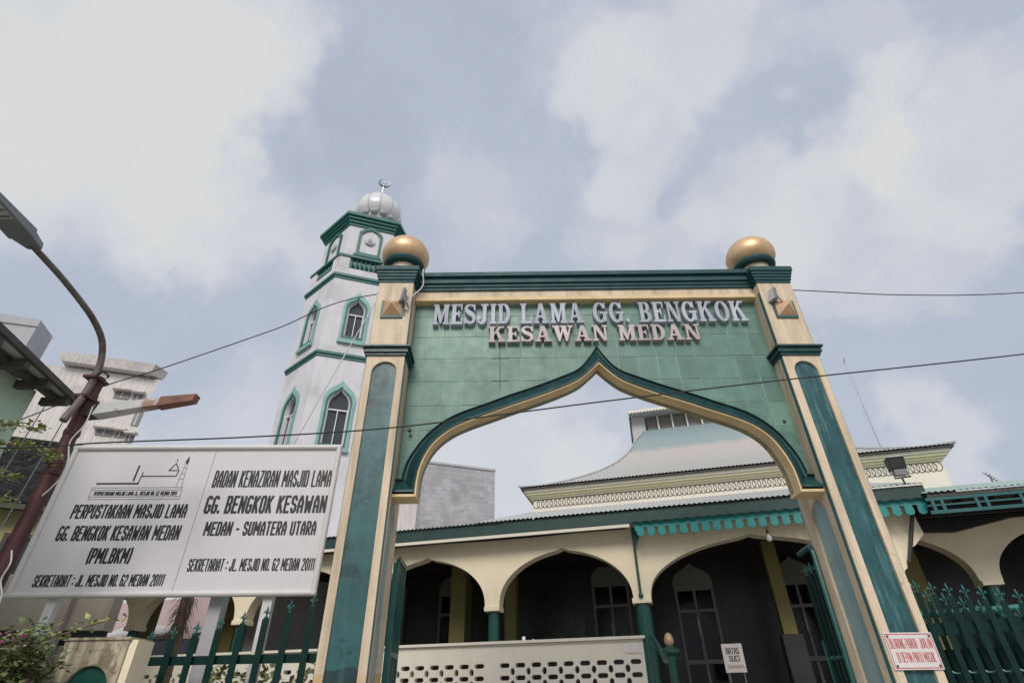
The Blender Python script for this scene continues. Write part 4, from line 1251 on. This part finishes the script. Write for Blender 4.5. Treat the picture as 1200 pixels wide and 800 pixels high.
# balcony parapet between corner posts, teal rail and balusters
g = G(); hexprism(g, HR + .01, 15.2 - .9, 14.58); hexprism(g, HR - .35, 14.58, 15.25)
g.build('balcony_floor', 'tower', MT)
bal = G(); bal.lathe([(.055, 0), (.035, .05), (.06, .14), (.075, .22), (.045, .34), (.035, .42), (.055, .50)], (0, 0, 0), 8)
BAL = bal.mesh('baluster', 'tteal', True)
for k in range(6):
    a = R(60 * k)
    ca, sa = math.cos(a), math.sin(a)

    def fl(x, y): return (x * ca - (y - AP) * sa, x * sa + (y - AP) * ca)
    for s in (-1, 1):
        xx = sorted((s * .56, s * (fw - .004)))
        pts = [fl(xx[0], -.01), fl(xx[1], -.01), fl(xx[1] - .12 * s, .2), fl(xx[0], .2)]
        g = G(); g.hexa([(*p, 14.585) for p in pts], [(*p, 15.085) for p in pts]); g.build('parapet_post', 'tower', MT)
    pts = [fl(-fw - .03, -.05), fl(fw + .03, -.05), fl(fw - .1, .18), fl(-fw + .1, .18)]
    g = G(); g.hexa([(*p, 15.09) for p in pts], [(*p, 15.19) for p in pts]); g.build('balcony_rail', 'tteal', MT)
    for j in range(7):
        put('baluster', BAL, MT, (*fl(-.48 + .16 * j, .08), 14.585))
# lantern chamber with arched blind panels
g = G(); hexprism(g, HR * .885, 15.25, 16.92); g.build('chamber', 'tower', MT)
CAPO = HR * .885 * math.cos(PI / 6)
q = G()


def blind(hw, z0, z1):
    return [(-hw, z0), (hw, z0), (hw, z1 - .28), (hw * .55, z1 - .10), (0, z1), (-hw * .55, z1 - .10), (-hw, z1 - .28)]


q.ext([(1, blind(.43, 15.46, 17.0 - .12)), (-1, blind(.34, 15.55, 16.90 - .12))], -.06, 0.0, 'y')
q.box(-.50, .50, -.09, -.002, 15.36, 15.455)
PANEL = q.mesh('arched_frame', 'tteal')
q = G()
q.tube([(.19 * math.cos(R(t)), -.05, 16.22 + .19 * math.sin(R(t))) for t in range(180, 361, 20)], [.01, .02, .03, .035, .04, .04, .035, .03, .02, .01], 6)
q.tube([(0, -.05, 16.10), (0, -.05, 16.36)], .025, 6); q.tube([(-.07, -.05, 16.12), (-.05, -.05, 16.28)], .02, 5); q.tube([(.07, -.05, 16.12), (.05, -.05, 16.28)], .02, 5)
EMB = q.mesh('emblem', 'conc', True)
for k in range(6):
    a = R(60 * k); loc = (CAPO * math.sin(a), -CAPO * math.cos(a), 0)
    p = put('arched_frame', PANEL, MT, loc, a)
    put('emblem', EMB, p)
for z0, z1, r in ((16.86, 16.97, 1.71), (16.97, 17.09, 1.78), (17.09, 17.21, 1.86), (17.21, 17.35, 1.95)):
    g = G(); hexprism(g, r, z0, z1); g.build('cornice', 'tteal', MT)
DC = (.10, 0, 2.76)
DS = (1.0, 1.0, .85)
g = G(); g.lathe([(.78, 17.8), (.78, 18.62), (.0, 18.62)], (0, 0, 0), 24); d_ = g.build('drum', 'conc', MT, smooth=True, loc=DC); d_.scale = DS
g = G()
for k in range(14):
    a = 2 * PI * k / 14
    g.ball((.80 * math.cos(a), .80 * math.sin(a), 18.55), .16, 8, 5)
d_ = g.build('dome_scallop', 'conc', MT, smooth=True, loc=DC); d_.scale = DS
dp = [(.80, 18.70), (.90, 18.86), (.965, 19.06), (.985, 19.28), (.96, 19.52), (.885, 19.78), (.76, 20.02), (.58, 20.22), (.36, 20.36), (.16, 20.43), (.05, 20.47), (0, 20.49)]
g = G(); g.lathe(smooth2(dp, 2), (0, 0, 0), 36); d_ = g.build('dome', 'dome', MT, smooth=True, loc=DC); d_.scale = DS
rib = G(); rib.tube([(r + .004, 0, z) for r, z in smooth2(dp, 2)[:-2]], .014, 4)
RIB = rib.mesh('dome_rib', 'conc')
for k in range(12): put('dome_rib', RIB, MT, DC, R(30 * k), scale=DS)
g = G(); g.tube([(0, 0, 20.45), (0, 0, 21.5)], .028, 6); g.build('finial_rod', 'steel', MT, loc=(.10, 0, -.33))
g = G()
ca = [(.02 + .23 * math.cos(R(t)), 0, 21.62 + .23 * math.sin(R(t))) for t in range(-240, 61, 15)]
n_ = len(ca) - 1
g.tube(ca, [.012 + .045 * math.sin(PI * i / n_) for i in range(n_ + 1)], 6)
g.ext([(1, [(.02 + (.11 if k % 2 == 0 else .045) * math.sin(PI * k / 5), 21.63 + (.11 if k % 2 == 0 else .045) * math.cos(PI * k / 5)) for k in range(10)])], -.02, .02, 'y')
g.build('crescent', 'steel', MT, loc=(.10, 0, -.33))

# ------------------------------------------------------------------ sign board
SB = thing('sign_board', 'large white two panel library and mosque sign board on posts left of gate', 'sign', (-3.82, 6.3, 0), R(1.4))
for xa, xb in ((-1.60, .098), (.104, 1.605)):
    q = G(); q.box(xa, xb, .0, .02, 2.63, 4.295); q.build('panel', 'board', SB)
for x0, x1, z0, z1 in ((-1.655, 1.66, 4.27, 4.335), (-1.655, 1.66, 2.585, 2.65)):
    q = G(); q.tube([(x0, -.005, (z0 + z1) / 2), (x1, -.005, (z0 + z1) / 2)], .034, 10); q.build('frame_bar', 'frame', SB, smooth=True)
for x in (-1.625, 1.63):
    q = G(); q.tube([(x, -.006, 2.60), (x, -.006, 4.32)], .034, 10); q.build('frame_bar', 'frame', SB, smooth=True)
Y = -.004
print_line('PERPUSTAKAAN MASJID LAMA', -1.345, -.015, 3.425, 3.605, Y, 'lettering', 'print', SB, .225)
print_line('GG. BENGKOK KESAWAN MEDAN', -1.40, -.012, 3.175, 3.360, Y, 'lettering', 'print', SB, .225)
print_line('(PMLBKM)', -.955, -.465, 2.930, 3.110, Y, 'lettering', 'print', SB, .225)
print_line('SEKRETARIAT : JL. MESJID NO. 62 MEDAN 20111', -1.425, -.018, 2.700, 2.826, Y, 'lettering', 'print', SB, .15)
print_line('BADAN KENAZIRAN MASJID LAMA', .175, 1.600, 3.782, 4.018, Y, 'lettering', 'print', SB, .215)
print_line('GG. BENGKOK KESAWAN', .170, 1.600, 3.472, 3.702, Y, 'lettering', 'print', SB, .225)
print_line('MEDAN - SUMATERA UTARA', .245, 1.530, 3.222, 3.396, Y, 'lettering', 'print', SB, .225)
print_line('SEKRETARIAT : JL. MESJID NO. 62 MEDAN 20111', .188, 1.588, 2.845, 2.982, Y, 'lettering', 'print', SB, .15)
print_line('PERPUSTAKAAN MASJID LAMA JL. MESJID NO. 62 MEDAN 20111', -1.185, -.205, 3.703, 3.752, Y, 'lettering', 'print', SB, .15)


def flat_lines(segs, t, name, material):
    q = G()
    q.ext([(1, stroke_poly(a, b, t)) for a, b in segs], Y, Y, 'y', flat=True)
    return q.build(name, material, SB)


M['lineg'] = mat('grey_line_print', (0.20, 0.20, 0.21), 0.6, 0.1, 5)
flat_lines([((-1.225, 3.657), (-.158, 3.657)), ((-.158, 3.657), (-.164, 3.798)), ((-.164, 3.798), (-1.232, 3.798)), ((-1.232, 3.798), (-1.225, 3.657)), ((-1.225, 3.770), (-.166, 3.770)), ((-1.225, 3.688), (-.160, 3.688))], .005, 'banner_outline', 'lineg')
flat_lines([((-1.20, 3.848), (-.712, 3.848))], .018, 'logo_line', 'print')
flat_lines([((-.712, 3.848), (-.700, 3.986)), ((-.694, 3.938), (-.288, 3.938)), ((-.288, 3.938), (-.278, 4.006)), ((-.278, 4.006), (-.338, 4.10)), ((-.338, 4.10), (-.398, 4.010)), ((-.398, 4.01), (-.300, 4.01)), ((-.338, 4.13), (-.338, 4.15))], .011, 'logo_line', 'print')
flat_lines([((-.78, 3.888), (-.777, 4.068))], .020, 'logo_line', 'print')
flat_lines([((-.248, 3.80), (-.226, 4.10)), ((-.18, 3.80), (-.198, 4.10)), ((-.236, 3.9), (-.19, 3.9)), ((-.232, 3.97), (-.193, 3.97)), ((-.228, 4.04), (-.196, 4.04))], .005, 'logo_line', 'lineg')
q = G(); q.ext([(1, [(-.226, 4.095), (-.198, 4.095), (-.192, 4.13), (-.207, 4.195), (-.230, 4.13)])], Y, Y, flat=True); q.build('logo_dome', 'print', SB)
for x in (-1.16, 1.14):
    q = G(); q.box(x - .05, x + .05, .03, .11, 0, 2.60); q.build('post', 'frame', SB)
q = G(); q.box(-1.0, -.98, .021, .1, 2.66, 4.26); q.box(.9, .92, .021, .1, 2.66, 4.26); q.build('rear_batten', 'frame', SB)
q = G(); q.box(.48, .62, .12, .26, 0, 2.62); q.build('concrete_post', 'conc', SB)

# ------------------------------------------------------------------ street lamp
LP = thing('street_lamp', 'rusty red street lamp pole with curved arm and grey LED head', 'street lamp', (-4.69, 5.2, 0))
q = G(); q.tube([(0, 0, 0), (0, 0, 2.6), (.035, 0, 4.55), (.04, 0, 4.68)], [.074, .070, .064, .062], 14); q.build('pole', 'rust', LP, smooth=True)
for z in (3.55, 3.98, 4.42):
    q = G(); q.lathe([(.074, z), (.078, z + .03), (.074, z + .06)], (.027, 0, 0), 14); q.build('clamp', 'rust', LP)
arm = [(.05, -.20, 4.06), (.05, -.10, 4.43), (.05, -.085, 4.72), (.05, -.125, 4.90), (.05, -.235, 5.06), (.05, -.44, 5.165), (.05, -.68, 5.225), (.05, -1.04, 5.28), (.05, -1.40, 5.31), (.05, -1.46, 5.315)]
q = G(); q.tube(catmull(arm, 5), [.038 - .010 * i / 45 for i in range(46)], 12); q.build('arm', 'rust2', LP, smooth=True)
for z in (4.38, 4.62):
    q = G(); q.box(-.035, .115, -.145, .07, z, z + .03); q.build('strap', 'rust', LP)
q = G(); q.tube([(.08, -.09, 4.68), (.15, -.12, 4.70), (.2, -.08, 4.66), (.12, 0, 4.69)], .012, 5); q.build('loose_wire', 'wire', LP)
HD = G()
HD.hexa([(-.02, -1.41, 5.30), (.12, -1.41, 5.30), (.16, -1.57, 5.29), (-.06, -1.57, 5.29)], [(-.0, -1.41, 5.38), (.10, -1.41, 5.38), (.12, -1.57, 5.41), (-.02, -1.57, 5.41)])
HD.build('neck', 'lampgrey', LP, bevel=.01)
q = G(); q.hexa([(-.075, -1.57, 5.28), (.175, -1.57, 5.28), (.175, -2.21, 5.34), (-.075, -2.21, 5.34)], [(-.05, -1.57, 5.41), (.15, -1.57, 5.41), (.15, -2.21, 5.41), (-.05, -2.21, 5.41)]); q.build('lamp_head', 'lampgrey', LP, bevel=.015)
q = G(); q.hexa([(-.05, -1.81, 5.296), (.15, -1.81, 5.296), (.15, -2.18, 5.331), (-.05, -2.18, 5.331)], [(-.05, -1.81, 5.31), (.15, -1.81, 5.31), (.15, -2.18, 5.345), (-.05, -2.18, 5.345)]); q.build('lens', 'lampglass', LP)
for k in range(5):
    yy = -1.85 - k * .07
    q = G(); q.box(-.048, .148, yy, yy + .012, 5.284 - k * -.0066, 5.298 + k * .0066); q.build('cooling_rib', 'lampgrey', LP)

OL = thing('old_lamp_box', 'derelict white lamp box streaked with rust jutting from the lamp pole', 'lamp', (-4.56, 5.2, 4.20), 0)
q = G(); q.hexa([(.06, -.06, .0), (.70, -.04, .115), (.70, .06, .115), (.06, .08, .0)], [(.09, -.06, .13), (.72, -.04, .20), (.72, .06, .20), (.09, .08, .13)]); q.build('housing', 'oldlamp', OL)
q = G(); q.hexa([(.70, -.05, .10), (1.07, -.04, .165), (1.07, .06, .165), (.70, .07, .10)], [(.72, -.05, .21), (1.09, -.04, .245), (1.09, .06, .245), (.72, .07, .21)]); q.build('end_cover', 'rustend', OL)
q = G(); q.hexa([(-.05, -.05, -.01), (.058, -.05, 0), (.058, .07, 0), (-.05, .07, -.01)], [(.0, -.05, .10), (.088, -.05, .125), (.088, .07, .125), (.0, .07, .10)]); q.build('mouth', 'black', OL)

# ------------------------------------------------------------------ wires


def wire(label, pts, r=.009, m='wire', n=8, group=None):
    q = G(); q.tube(catmull(pts, n), r, 5)
    return tag(q.build('overhead_wire', m, smooth=True), label, 'wire', group)


wire('black overhead wire crossing in front of the gate arch and sign top', [(-7.5, 4.6, 3.62), (-4.72, 4.6, 3.585), (-3.8, 4.6, 3.625), (-2.39, 4.6, 3.665), (-1.05, 4.6, 3.745), (.81, 4.6, 3.975), (2.51, 4.6, 4.175), (5.18, 4.6, 4.455), (7.5, 4.6, 4.75)], .0075)
wire('thin black wire from the lamp pole rising across the minaret behind gate', [(-9.5, 7.0, 4.2), (-7.36, 7.0, 4.98), (-6.15, 7.0, 5.62), (-5.37, 7.0, 5.93), (-3.84, 7.0, 6.62), (-2.29, 7.0, 7.33), (1.5, 7.0, 7.5), (4.74, 7.0, 7.30), (6.54, 7.0, 7.165), (8.54, 7.0, 7.18), (12, 7, 7.5)], .0085)
wire('white rope slanting down across the minaret windows', [(-2.6, 9.0, 9.6), (-3.0, 9.0, 8.474), (-3.5, 9.0, 6.96), (-3.95, 9.0, 5.553), (-4.2, 9.0, 4.8)], .012, 'wirew')
wire('white cable looping down the rusty lamp pole beside the sign corner', [(-4.47, 5.08, 4.26), (-4.465, 5.08, 4.05), (-4.53, 5.08, 3.86), (-4.47, 5.09, 3.66), (-4.49, 5.12, 3.48), (-4.60, 5.14, 3.32)], .007, 'wirew')
wire('white cable hanging from the foot of the lamp pole at left edge', [(-4.60, 5.10, 2.80), (-4.52, 5.06, 2.68), (-4.53, 5.06, 2.54), (-4.45, 5.06, 2.37), (-4.47, 5.06, 2.0)], .007, 'wirew')
wire('grey stay wire far left before the tiled roof', [(-5.40, 5.5, 4.5), (-5.468, 5.5, 3.64), (-5.5, 5.5, 3.0)], .007, 'steel')
wire('grey stay wire running parallel just left of the lamp pole', [(-5.09, 5.5, 4.40), (-5.185, 5.5, 3.10), (-5.2, 5.5, 2.6)], .007, 'steel')

# ------------------------------------------------------------------ neighbouring buildings on the left
GH = thing('green_house', 'mint green house wall under a deep tin eave at far left', 'house', (-6.17, 6.07, -.10))
q = G(); q.box(-6, 0, -9, 0, 0, 5.12); q.build('wall', 'ghouse', GH)
eo = lambda y: .56 - .26 * (y + 1.38) / 1.6         # the eave runs slightly off the wall line
v = []
g = G()
ex0, ex1 = .95, .30
g.hexa([(-.02, -4.5, 5.16), (1.16, -4.5, 5.11), (.30, .30, 5.11), (-.02, .30, 5.16)], [(-.02, -4.5, 5.19), (1.16, -4.5, 5.14), (.30, .30, 5.14), (-.02, .30, 5.19)])
g.build('eave_sheet', 'soffitgrey', GH)
q = G(); q.hexa([(1.13, -4.5, 5.095), (1.19, -4.5, 5.095), (.335, .32, 5.095), (.275, .32, 5.095)], [(1.13, -4.5, 5.17), (1.19, -4.5, 5.17), (.335, .32, 5.17), (.275, .32, 5.17)]); q.build('eave_board', 'timber', GH)
q = G(); q.hexa([(.62, -4.5, 5.03), (.70, -4.5, 5.03), (.17, .25, 5.06), (.09, .25, 5.06)], [(.62, -4.5, 5.12), (.70, -4.5, 5.12), (.17, .25, 5.12), (.09, .25, 5.12)]); q.build('purlin', 'timber', GH)
for y in (.12, -.33, -.80, -1.3, -1.9):
    w_ = .30 + (1.16 - .30) * (.30 - y) / 4.8
    q = G(); q.box(-.02, w_, y, y + .07, 5.0, 5.10); q.build('rafter', 'timber', GH)
g = G()
for k in range(7): g.box(.0 + k * .04, .022 + k * .04, .30, .36, 5.10, 5.15)
g.build('corrugated_end', 'timber', GH)
q = G(); q.add([(-6, -9, 7.2), (-6, .3, 7.2), (.30, .30, 5.195), (1.16, -4.5, 5.195), (1.5, -9, 5.195)], [(0, 1, 2, 3, 4)]); q.build('roof', 'timber', GH)

WB = thing('white_tower_block', 'tall stained white building with window hoods behind the lamp pole', 'building', (0, 26, 0), R(19.5))
q = G(); q.hexa([(-23.5, 0, 0), (-16.6, 0, 0), (-20.5, 8, 0), (-24.5, 8, 0)], [(-23.5, 0, 13.75), (-16.6, 0, 13.75), (-20.5, 8, 13.75), (-24.5, 8, 13.75)]); q.build('wall', 'wbuild', WB)
q = G(); q.hexa([(-20.2, -.35, 13.85), (-16.9, -.35, 13.85), (-16.5, .2, 13.85), (-20.2, .2, 13.85)], [(-20.4, -.45, 14.25), (-16.8, -.45, 14.25), (-16.4, .2, 14.25), (-20.4, .2, 14.25)]); q.build('roof_slab', 'wbuild', WB)
q = G(); q.box(-20.2, -17.2, .205, 1.2, 13.76, 14.3); q.build('parapet', 'wbuild', WB)
for x0, x1, z0, z1, ph in ((-17.95, -17.40, 12.62, 12.93, 1), (-17.25, -16.93, 12.60, 12.90, 1), (-18.0, -17.42, 10.92, 11.16, 1), (-17.32, -17.0, 10.92, 11.14, 1), (-16.93, -16.66, 11.5, 12.2, 0), (-16.9, -16.62, 10.78, 11.05, 1), (-17.3, -16.75, 13.72, 13.95, 0)):
    q = G(); q.box(x0, x1, -.04, -.002, z0, z1); w_ = q.build('window', 'lampgrey', WB)
    q = G(); q.box((x0 + x1) / 2 - .02, (x0 + x1) / 2 + .02, -.06, -.042, z0, z1); q.build('mullion', 'wbuild', w_)
    if ph:
        q = G(); q.hexa([(x0 - .08, -.3, z1 + .02), (x1 + .06, -.3, z1 + .02), (x1 + .1, -.003, z1 + .02), (x0 - .12, -.003, z1 + .02)], [(x0 - .08, -.3, z1 + .09), (x1 + .06, -.3, z1 + .09), (x1 + .1, -.003, z1 + .14), (x0 - .12, -.003, z1 + .14)]); q.build('hood', 'wbuild', w_)
CB = thing('concrete_tank_house', 'raw grey concrete box on a rooftop at far left', 'building', (-20.3, 18, 0), R(16))
q = G(); q.hexa([(-6, 0, 8), (.45, 0, 8), (.55, 1.0, 8), (-6, 3, 8)], [(-6, 0, 15.75), (.40, 0, 15.35), (.55, 1.0, 15.2), (-6, 3, 15.75)]); q.build('wall', 'conc', CB)
q = G(); q.box(-6.05, .58, -.06, 0, 15.0, 15.02); q.build('drip_ledge', 'conc', CB)
q = G(); q.box(-7, .4, -.5, 3.5, 0, 8); q.build('lower_storey', 'wbuild', CB)

TH = thing('tiled_house', 'old house with dark clay tile roof and yellow wall behind the sign', 'house', (-8.5, 9.5, 0), R(23.4))
q = G(); q.box(-3.2, .75, .35, 4, 0, 4.62); q.build('wall', 'ywall', TH)
q = G(); q.box(-3.6, 1.3, .0, .06, 4.56, 4.64); q.build('eave_board', 'timber', TH)
q = G(); q.add([(-3.6, 0, 4.64), (1.3, 0, 4.64), (1.3, 2.2, 6.5), (-3.6, 2.2, 6.5), (-3.6, 4.4, 4.64), (1.3, 4.4, 4.64)], [(0, 1, 2, 3), (3, 2, 5, 4), (1, 5, 2), (0, 3, 4)]); q.build('roof_deck', 'timber', TH)
tl = G()
seg = [(-.105, 0.0), (-.07, .022), (-.02, .028), (.03, .010), (.07, -.004), (.105, .004)]
v = [(x, 0, z + .03) for x, z in seg] + [(x, .27, z + .235) for x, z in seg] + [(x, -.002, z + .005) for x, z in seg]
f = [(i, i + 1, i + 7, i + 6) for i in range(5)] + [(i, i + 12, i + 13, i + 1) for i in range(5)]
tl.add(v, f)
TILE = tl.mesh('roof_tile', 'rooftile')
for r in range(11):
    for c_ in range(23):
        y = .0 + r * .2
        put('roof_tile', TILE, TH, (-3.45 + c_ * .207 + random.uniform(-.012, .012), y + random.uniform(-.012, .012), 4.655 + y * .8455 + random.uniform(-.006, .006)), 0, (random.uniform(-.03, .03), 0, random.uniform(-.03, .03)))
q = G(); q.tube([(-3.6, 2.2, 6.53), (1.32, 2.2, 6.53)], .09, 8); q.build('ridge_cap', 'rooftile', TH)
q = G(); q.box(-.30, .16, .30, .348, 3.2, 4.15); w_ = q.build('window', 'glass', TH)
q = G(); q.ext([(1, rect(-.36, .22, 3.12, 4.21)), (-1, rect(-.29, .15, 3.21, 4.14))], .27, .299, 'y'); q.build('window_frame', 'timber', w_)

BH = thing('beige_kiosk', 'low beige shed with dark opening below the sign board', 'shed', (-7.9, 9.0, 0), R(8))
q = G(); q.box(-.8, 1.60, 0, .3, 2.62, 3.4); q.build('upper_wall', 'bwall', BH)
q = G(); q.box(-.8, 1.60, .05, .3, 0, 2.42); q.build('lower_wall', 'bwall', BH)
q = G(); q.box(-.8, 1.60, .12, .18, 2.42, 2.62); q.build('opening', 'glass', BH)
q = G(); q.box(.85, 1.05, -.12, -.005, 0, 3.2); q.build('post', 'bwall', BH)
PH = thing('pink_wall_house', 'pink walled house glimpsed through the far left mosque arch', 'house', (-9.6, 18.5, .2), R(-14))
PH.scale = (1.5, 1.5, 1.22)
q = G(); q.box(-3.2, 1.2, 0, 2, 0, 3.6); q.build('wall', 'pinkwall', PH)
q = G(); q.box(-.2, .9, -.05, -.002, 2.78, 2.93); q.build('concrete_band', 'conc', PH)
q = G(); q.box(-1.5, .8, -.05, -.003, 2.3, 2.66); q.build('opening', 'glass', PH)
q = G(); q.hexa([(-1.9, -.5, 2.72), (-.45, -.5, 2.68), (-.45, -.005, 2.92), (-1.9, -.005, 3.0)], [(-1.9, -.5, 2.76), (-.45, -.5, 2.72), (-.45, -.005, 2.96), (-1.9, -.005, 3.04)]); q.build('tin_awning', 'roof', PH)

GB = thing('grey_block_building', 'plain grey block wall building seen through the gate arch', 'building', (-7, 40, 0), R(21))
q = G(); q.box(-.02, 5.85, 0, 14, 0, 17.55); q.build('wall', 'gbuild', GB)
q = G(); q.box(-4.0, -.03, 1.2, 12, 0, 17.2); q.build('side_block', 'wbuild', GB)
q = G(); q.box(-.06, 5.9, -.08, 14.05, 17.55, 17.72); q.build('coping', 'conc', GB)
for x, z in ((4.55, 15.3), (1.6, 15.6), (3.0, 14.1)):
    q = G(); q.box(x, x + .32, -.03, -.004, z, z + .45); q.build('vent', 'conc', GB)

# ------------------------------------------------------------------ stub post and plants at lower left
SP = thing('gate_stub_pillar', 'low mould streaked cream post with dark green arched panel at lower left', 'pillar', (-3.68, 5.40, 0), R(-2))
q = G()
nz = arch_niche(-.20, .20, .3, 1.905)
q.ext([(1, rect(-.32, .26, 0, 2.10)), (-1, nz)], 0, .04, 'y'); q.box(-.32, .26, .042, .30, 0, 2.10); q.build('body', 'stub', SP)
q = G(); q.ext([(1, nz)], .03, .0415, 'y'); q.build('niche_panel', 'column', SP)
q = G(); q.box(-.335, .275, -.015, .31, 2.10, 2.12); q.build('coping', 'stub', SP)
q = G(); q.box(.262, .33, .02, .26, 0, 2.10); q.build('side_pilaster', 'mcream', SP)


def leaf(g, p, size, tilt=1.0):
    a = random.uniform(0, 2 * PI); e_ = random.uniform(-.7, .9) * tilt
    d = Vector((math.cos(a) * math.cos(e_), math.sin(a) * math.cos(e_), math.sin(e_)))
    s = d.cross(Vector((random.uniform(-.5, .5), random.uniform(-.5, .5), 1))).normalized() * size * .32
    u = d.cross(s).normalized() * size * .07
    p = Vector(p)
    g.add([p, p + d * size * .35 + s, p + d * size * .4 - u, p + d * size * .35 - s, p + d * size], [(0, 1, 2), (0, 2, 3), (1, 4, 2), (2, 4, 3)])


BG = thing('bougainvillea', 'bougainvillea bush with magenta flowers at lower left corner', 'shrub', (-4.0, 4.9, 0))
gl, gf, gs = G(), G(), G()
for k in range(90):
    a = random.uniform(0, 2 * PI)
    top = Vector((random.gauss(-.18, .26), random.gauss(.0, .18), random.uniform(1.55, 2.12)))
    base = Vector((random.uniform(-.25, .05), random.uniform(-.1, .1), 1.0))
    top.x = min(top.x, .40 - max(0, top.z - 1.75) * .55)
    pts = catmull([base, base.lerp(top, .55) + Vector((0, 0, .12)), top], 6)
    gs.tube(pts, .006, 4)
    for p in pts[3:]:
        for _ in range(12):
            leaf(gl, p + Vector((random.gauss(0, .055), random.gauss(0, .055), random.gauss(0, .05))), random.uniform(.04, .085))
    if random.random() < .12:
        for _ in range(7):
            leaf(gf, top + Vector((random.gauss(0, .03), random.gauss(-.05, .03), random.gauss(.0, .025))), random.uniform(.035, .055))
for cx, cz in ((-.02, 2.10), (.09, 2.095), (-.09, 2.07), (.02, 2.05)):
    for _ in range(9):
        leaf(gf, (cx + random.gauss(0, .025), -.16 + random.gauss(0, .02), cz - .03 + random.gauss(0, .022)), random.uniform(.035, .06))
gs.tube([(-.1, 0, 0), (-.08, 0, .6), (-.1, 0, 1.05)], [.04, .035, .03], 7)
gs.build('stem', 'stem', BG)
tag(gl.build('foliage', 'leaf', BG), kind='stuff'); tag(gf.build('flowers', 'flower', BG), kind='stuff')

TB = thing('leafy_branches', 'sparse yellow green branches reaching in from the left edge', 'tree', (-6.0, 4.9, 0))
gl, gs = G(), G()
tw = [[(-.2, 0, 3.4), (.55, .05, 3.74), (1.0, .08, 3.79), (1.32, .1, 3.72), (1.48, .1, 3.66)], [(-.2, 0, 3.3), (.6, .0, 3.55), (1.0, .02, 3.47), (1.28, .02, 3.41)],
      [(-.2, 0, 3.1), (.6, .06, 3.33), (1.0, .08, 3.27), (1.3, .05, 3.22)], [(0, .05, 3.7), (.55, .08, 3.9), (.85, .05, 4.0), (1.2, .1, 3.95)], [(0, 0, 3.0), (.7, 0, 3.06), (1.0, .0, 3.02)], [(1.9, -.1, 1.85), (2.25, -.1, 2.03), (2.5, -.1, 2.11), (2.8, -.1, 2.20)]]
for t_ in tw:
    pts = catmull([Vector(p) for p in t_], 10)
    gb = G(); gb.tube(pts, [.012 * (1 - .7 * i / len(pts)) for i in range(len(pts))], 5); gb.build('branch', 'stem', TB)
    for i, p in enumerate(pts[5:]):
        for _ in range(6 if t_ is not tw[-1] else 2):
            leaf(gl, p + Vector((random.gauss(0, .03), random.gauss(0, .04), random.gauss(0, .028))), random.uniform(.035, .075))
gs.tube([(-.2, 0, 0), (-.22, 0, 2.5), (-.2, 0, 3.5)], [.06, .05, .03], 8)
gs.build('trunk', 'stem', TB)
tag(gl.build('foliage', 'leafy', TB), kind='stuff')

DP = thing('dry_palm', 'dead palm with brown hanging fronds beneath the sign', 'palm', (-4.42, 7.9, 0))
q = G(); q.lathe([(.10, 0), (.08, 1.8), (.07, 3.2)], (0, 0, 0), 10); q.build('trunk', 'palm', DP, smooth=True)
gl = G()
for k in range(160):
    a = random.uniform(0, 2 * PI); l = random.uniform(.15, .32)
    z = random.uniform(2.45, 3.1)
    p = Vector((.06 * math.cos(a), .06 * math.sin(a), z)); o_ = Vector((math.cos(a) * l * .55, math.sin(a) * l * .4, -l * random.uniform(.5, 1.1)))
    s = Vector((-math.sin(a), math.cos(a), 0)) * .008
    gl.add([p - s, p + s, p + o_ * .6 + s * .8 + Vector((0, 0, .03)), p + o_ * .6 - s * .8 + Vector((0, 0, .03)), p + o_], [(0, 1, 2, 3), (3, 2, 4)])
tag(gl.build('dry_frond', 'palm', DP), kind='stuff')

YP = thing('potted_shrub', 'green variegated shrub growing behind the left iron fence', 'shrub', (-2.9, 7.3, 0))
gl, gs = G(), G()
for k in range(60):
    p = Vector((random.uniform(-.9, .9), random.uniform(-.15, .25), random.uniform(1.3, 1.98 if k % 3 else 2.25)))
    if p.z > 2.0 and p.x > -.5: p.z = 1.9
    for _ in range(12):
        leaf(gl, p + Vector((random.gauss(0, .05), random.gauss(0, .05), random.gauss(0, .05))), random.uniform(.07, .13))
for x in (-.7, -.2, .3, .7): gs.tube([(x * .6, 0, 0), (x, 0, 1.9)], .02, 5)
gs.build('stem', 'stem', YP)
tag(gl.build('foliage', 'leafy', YP), kind='stuff')
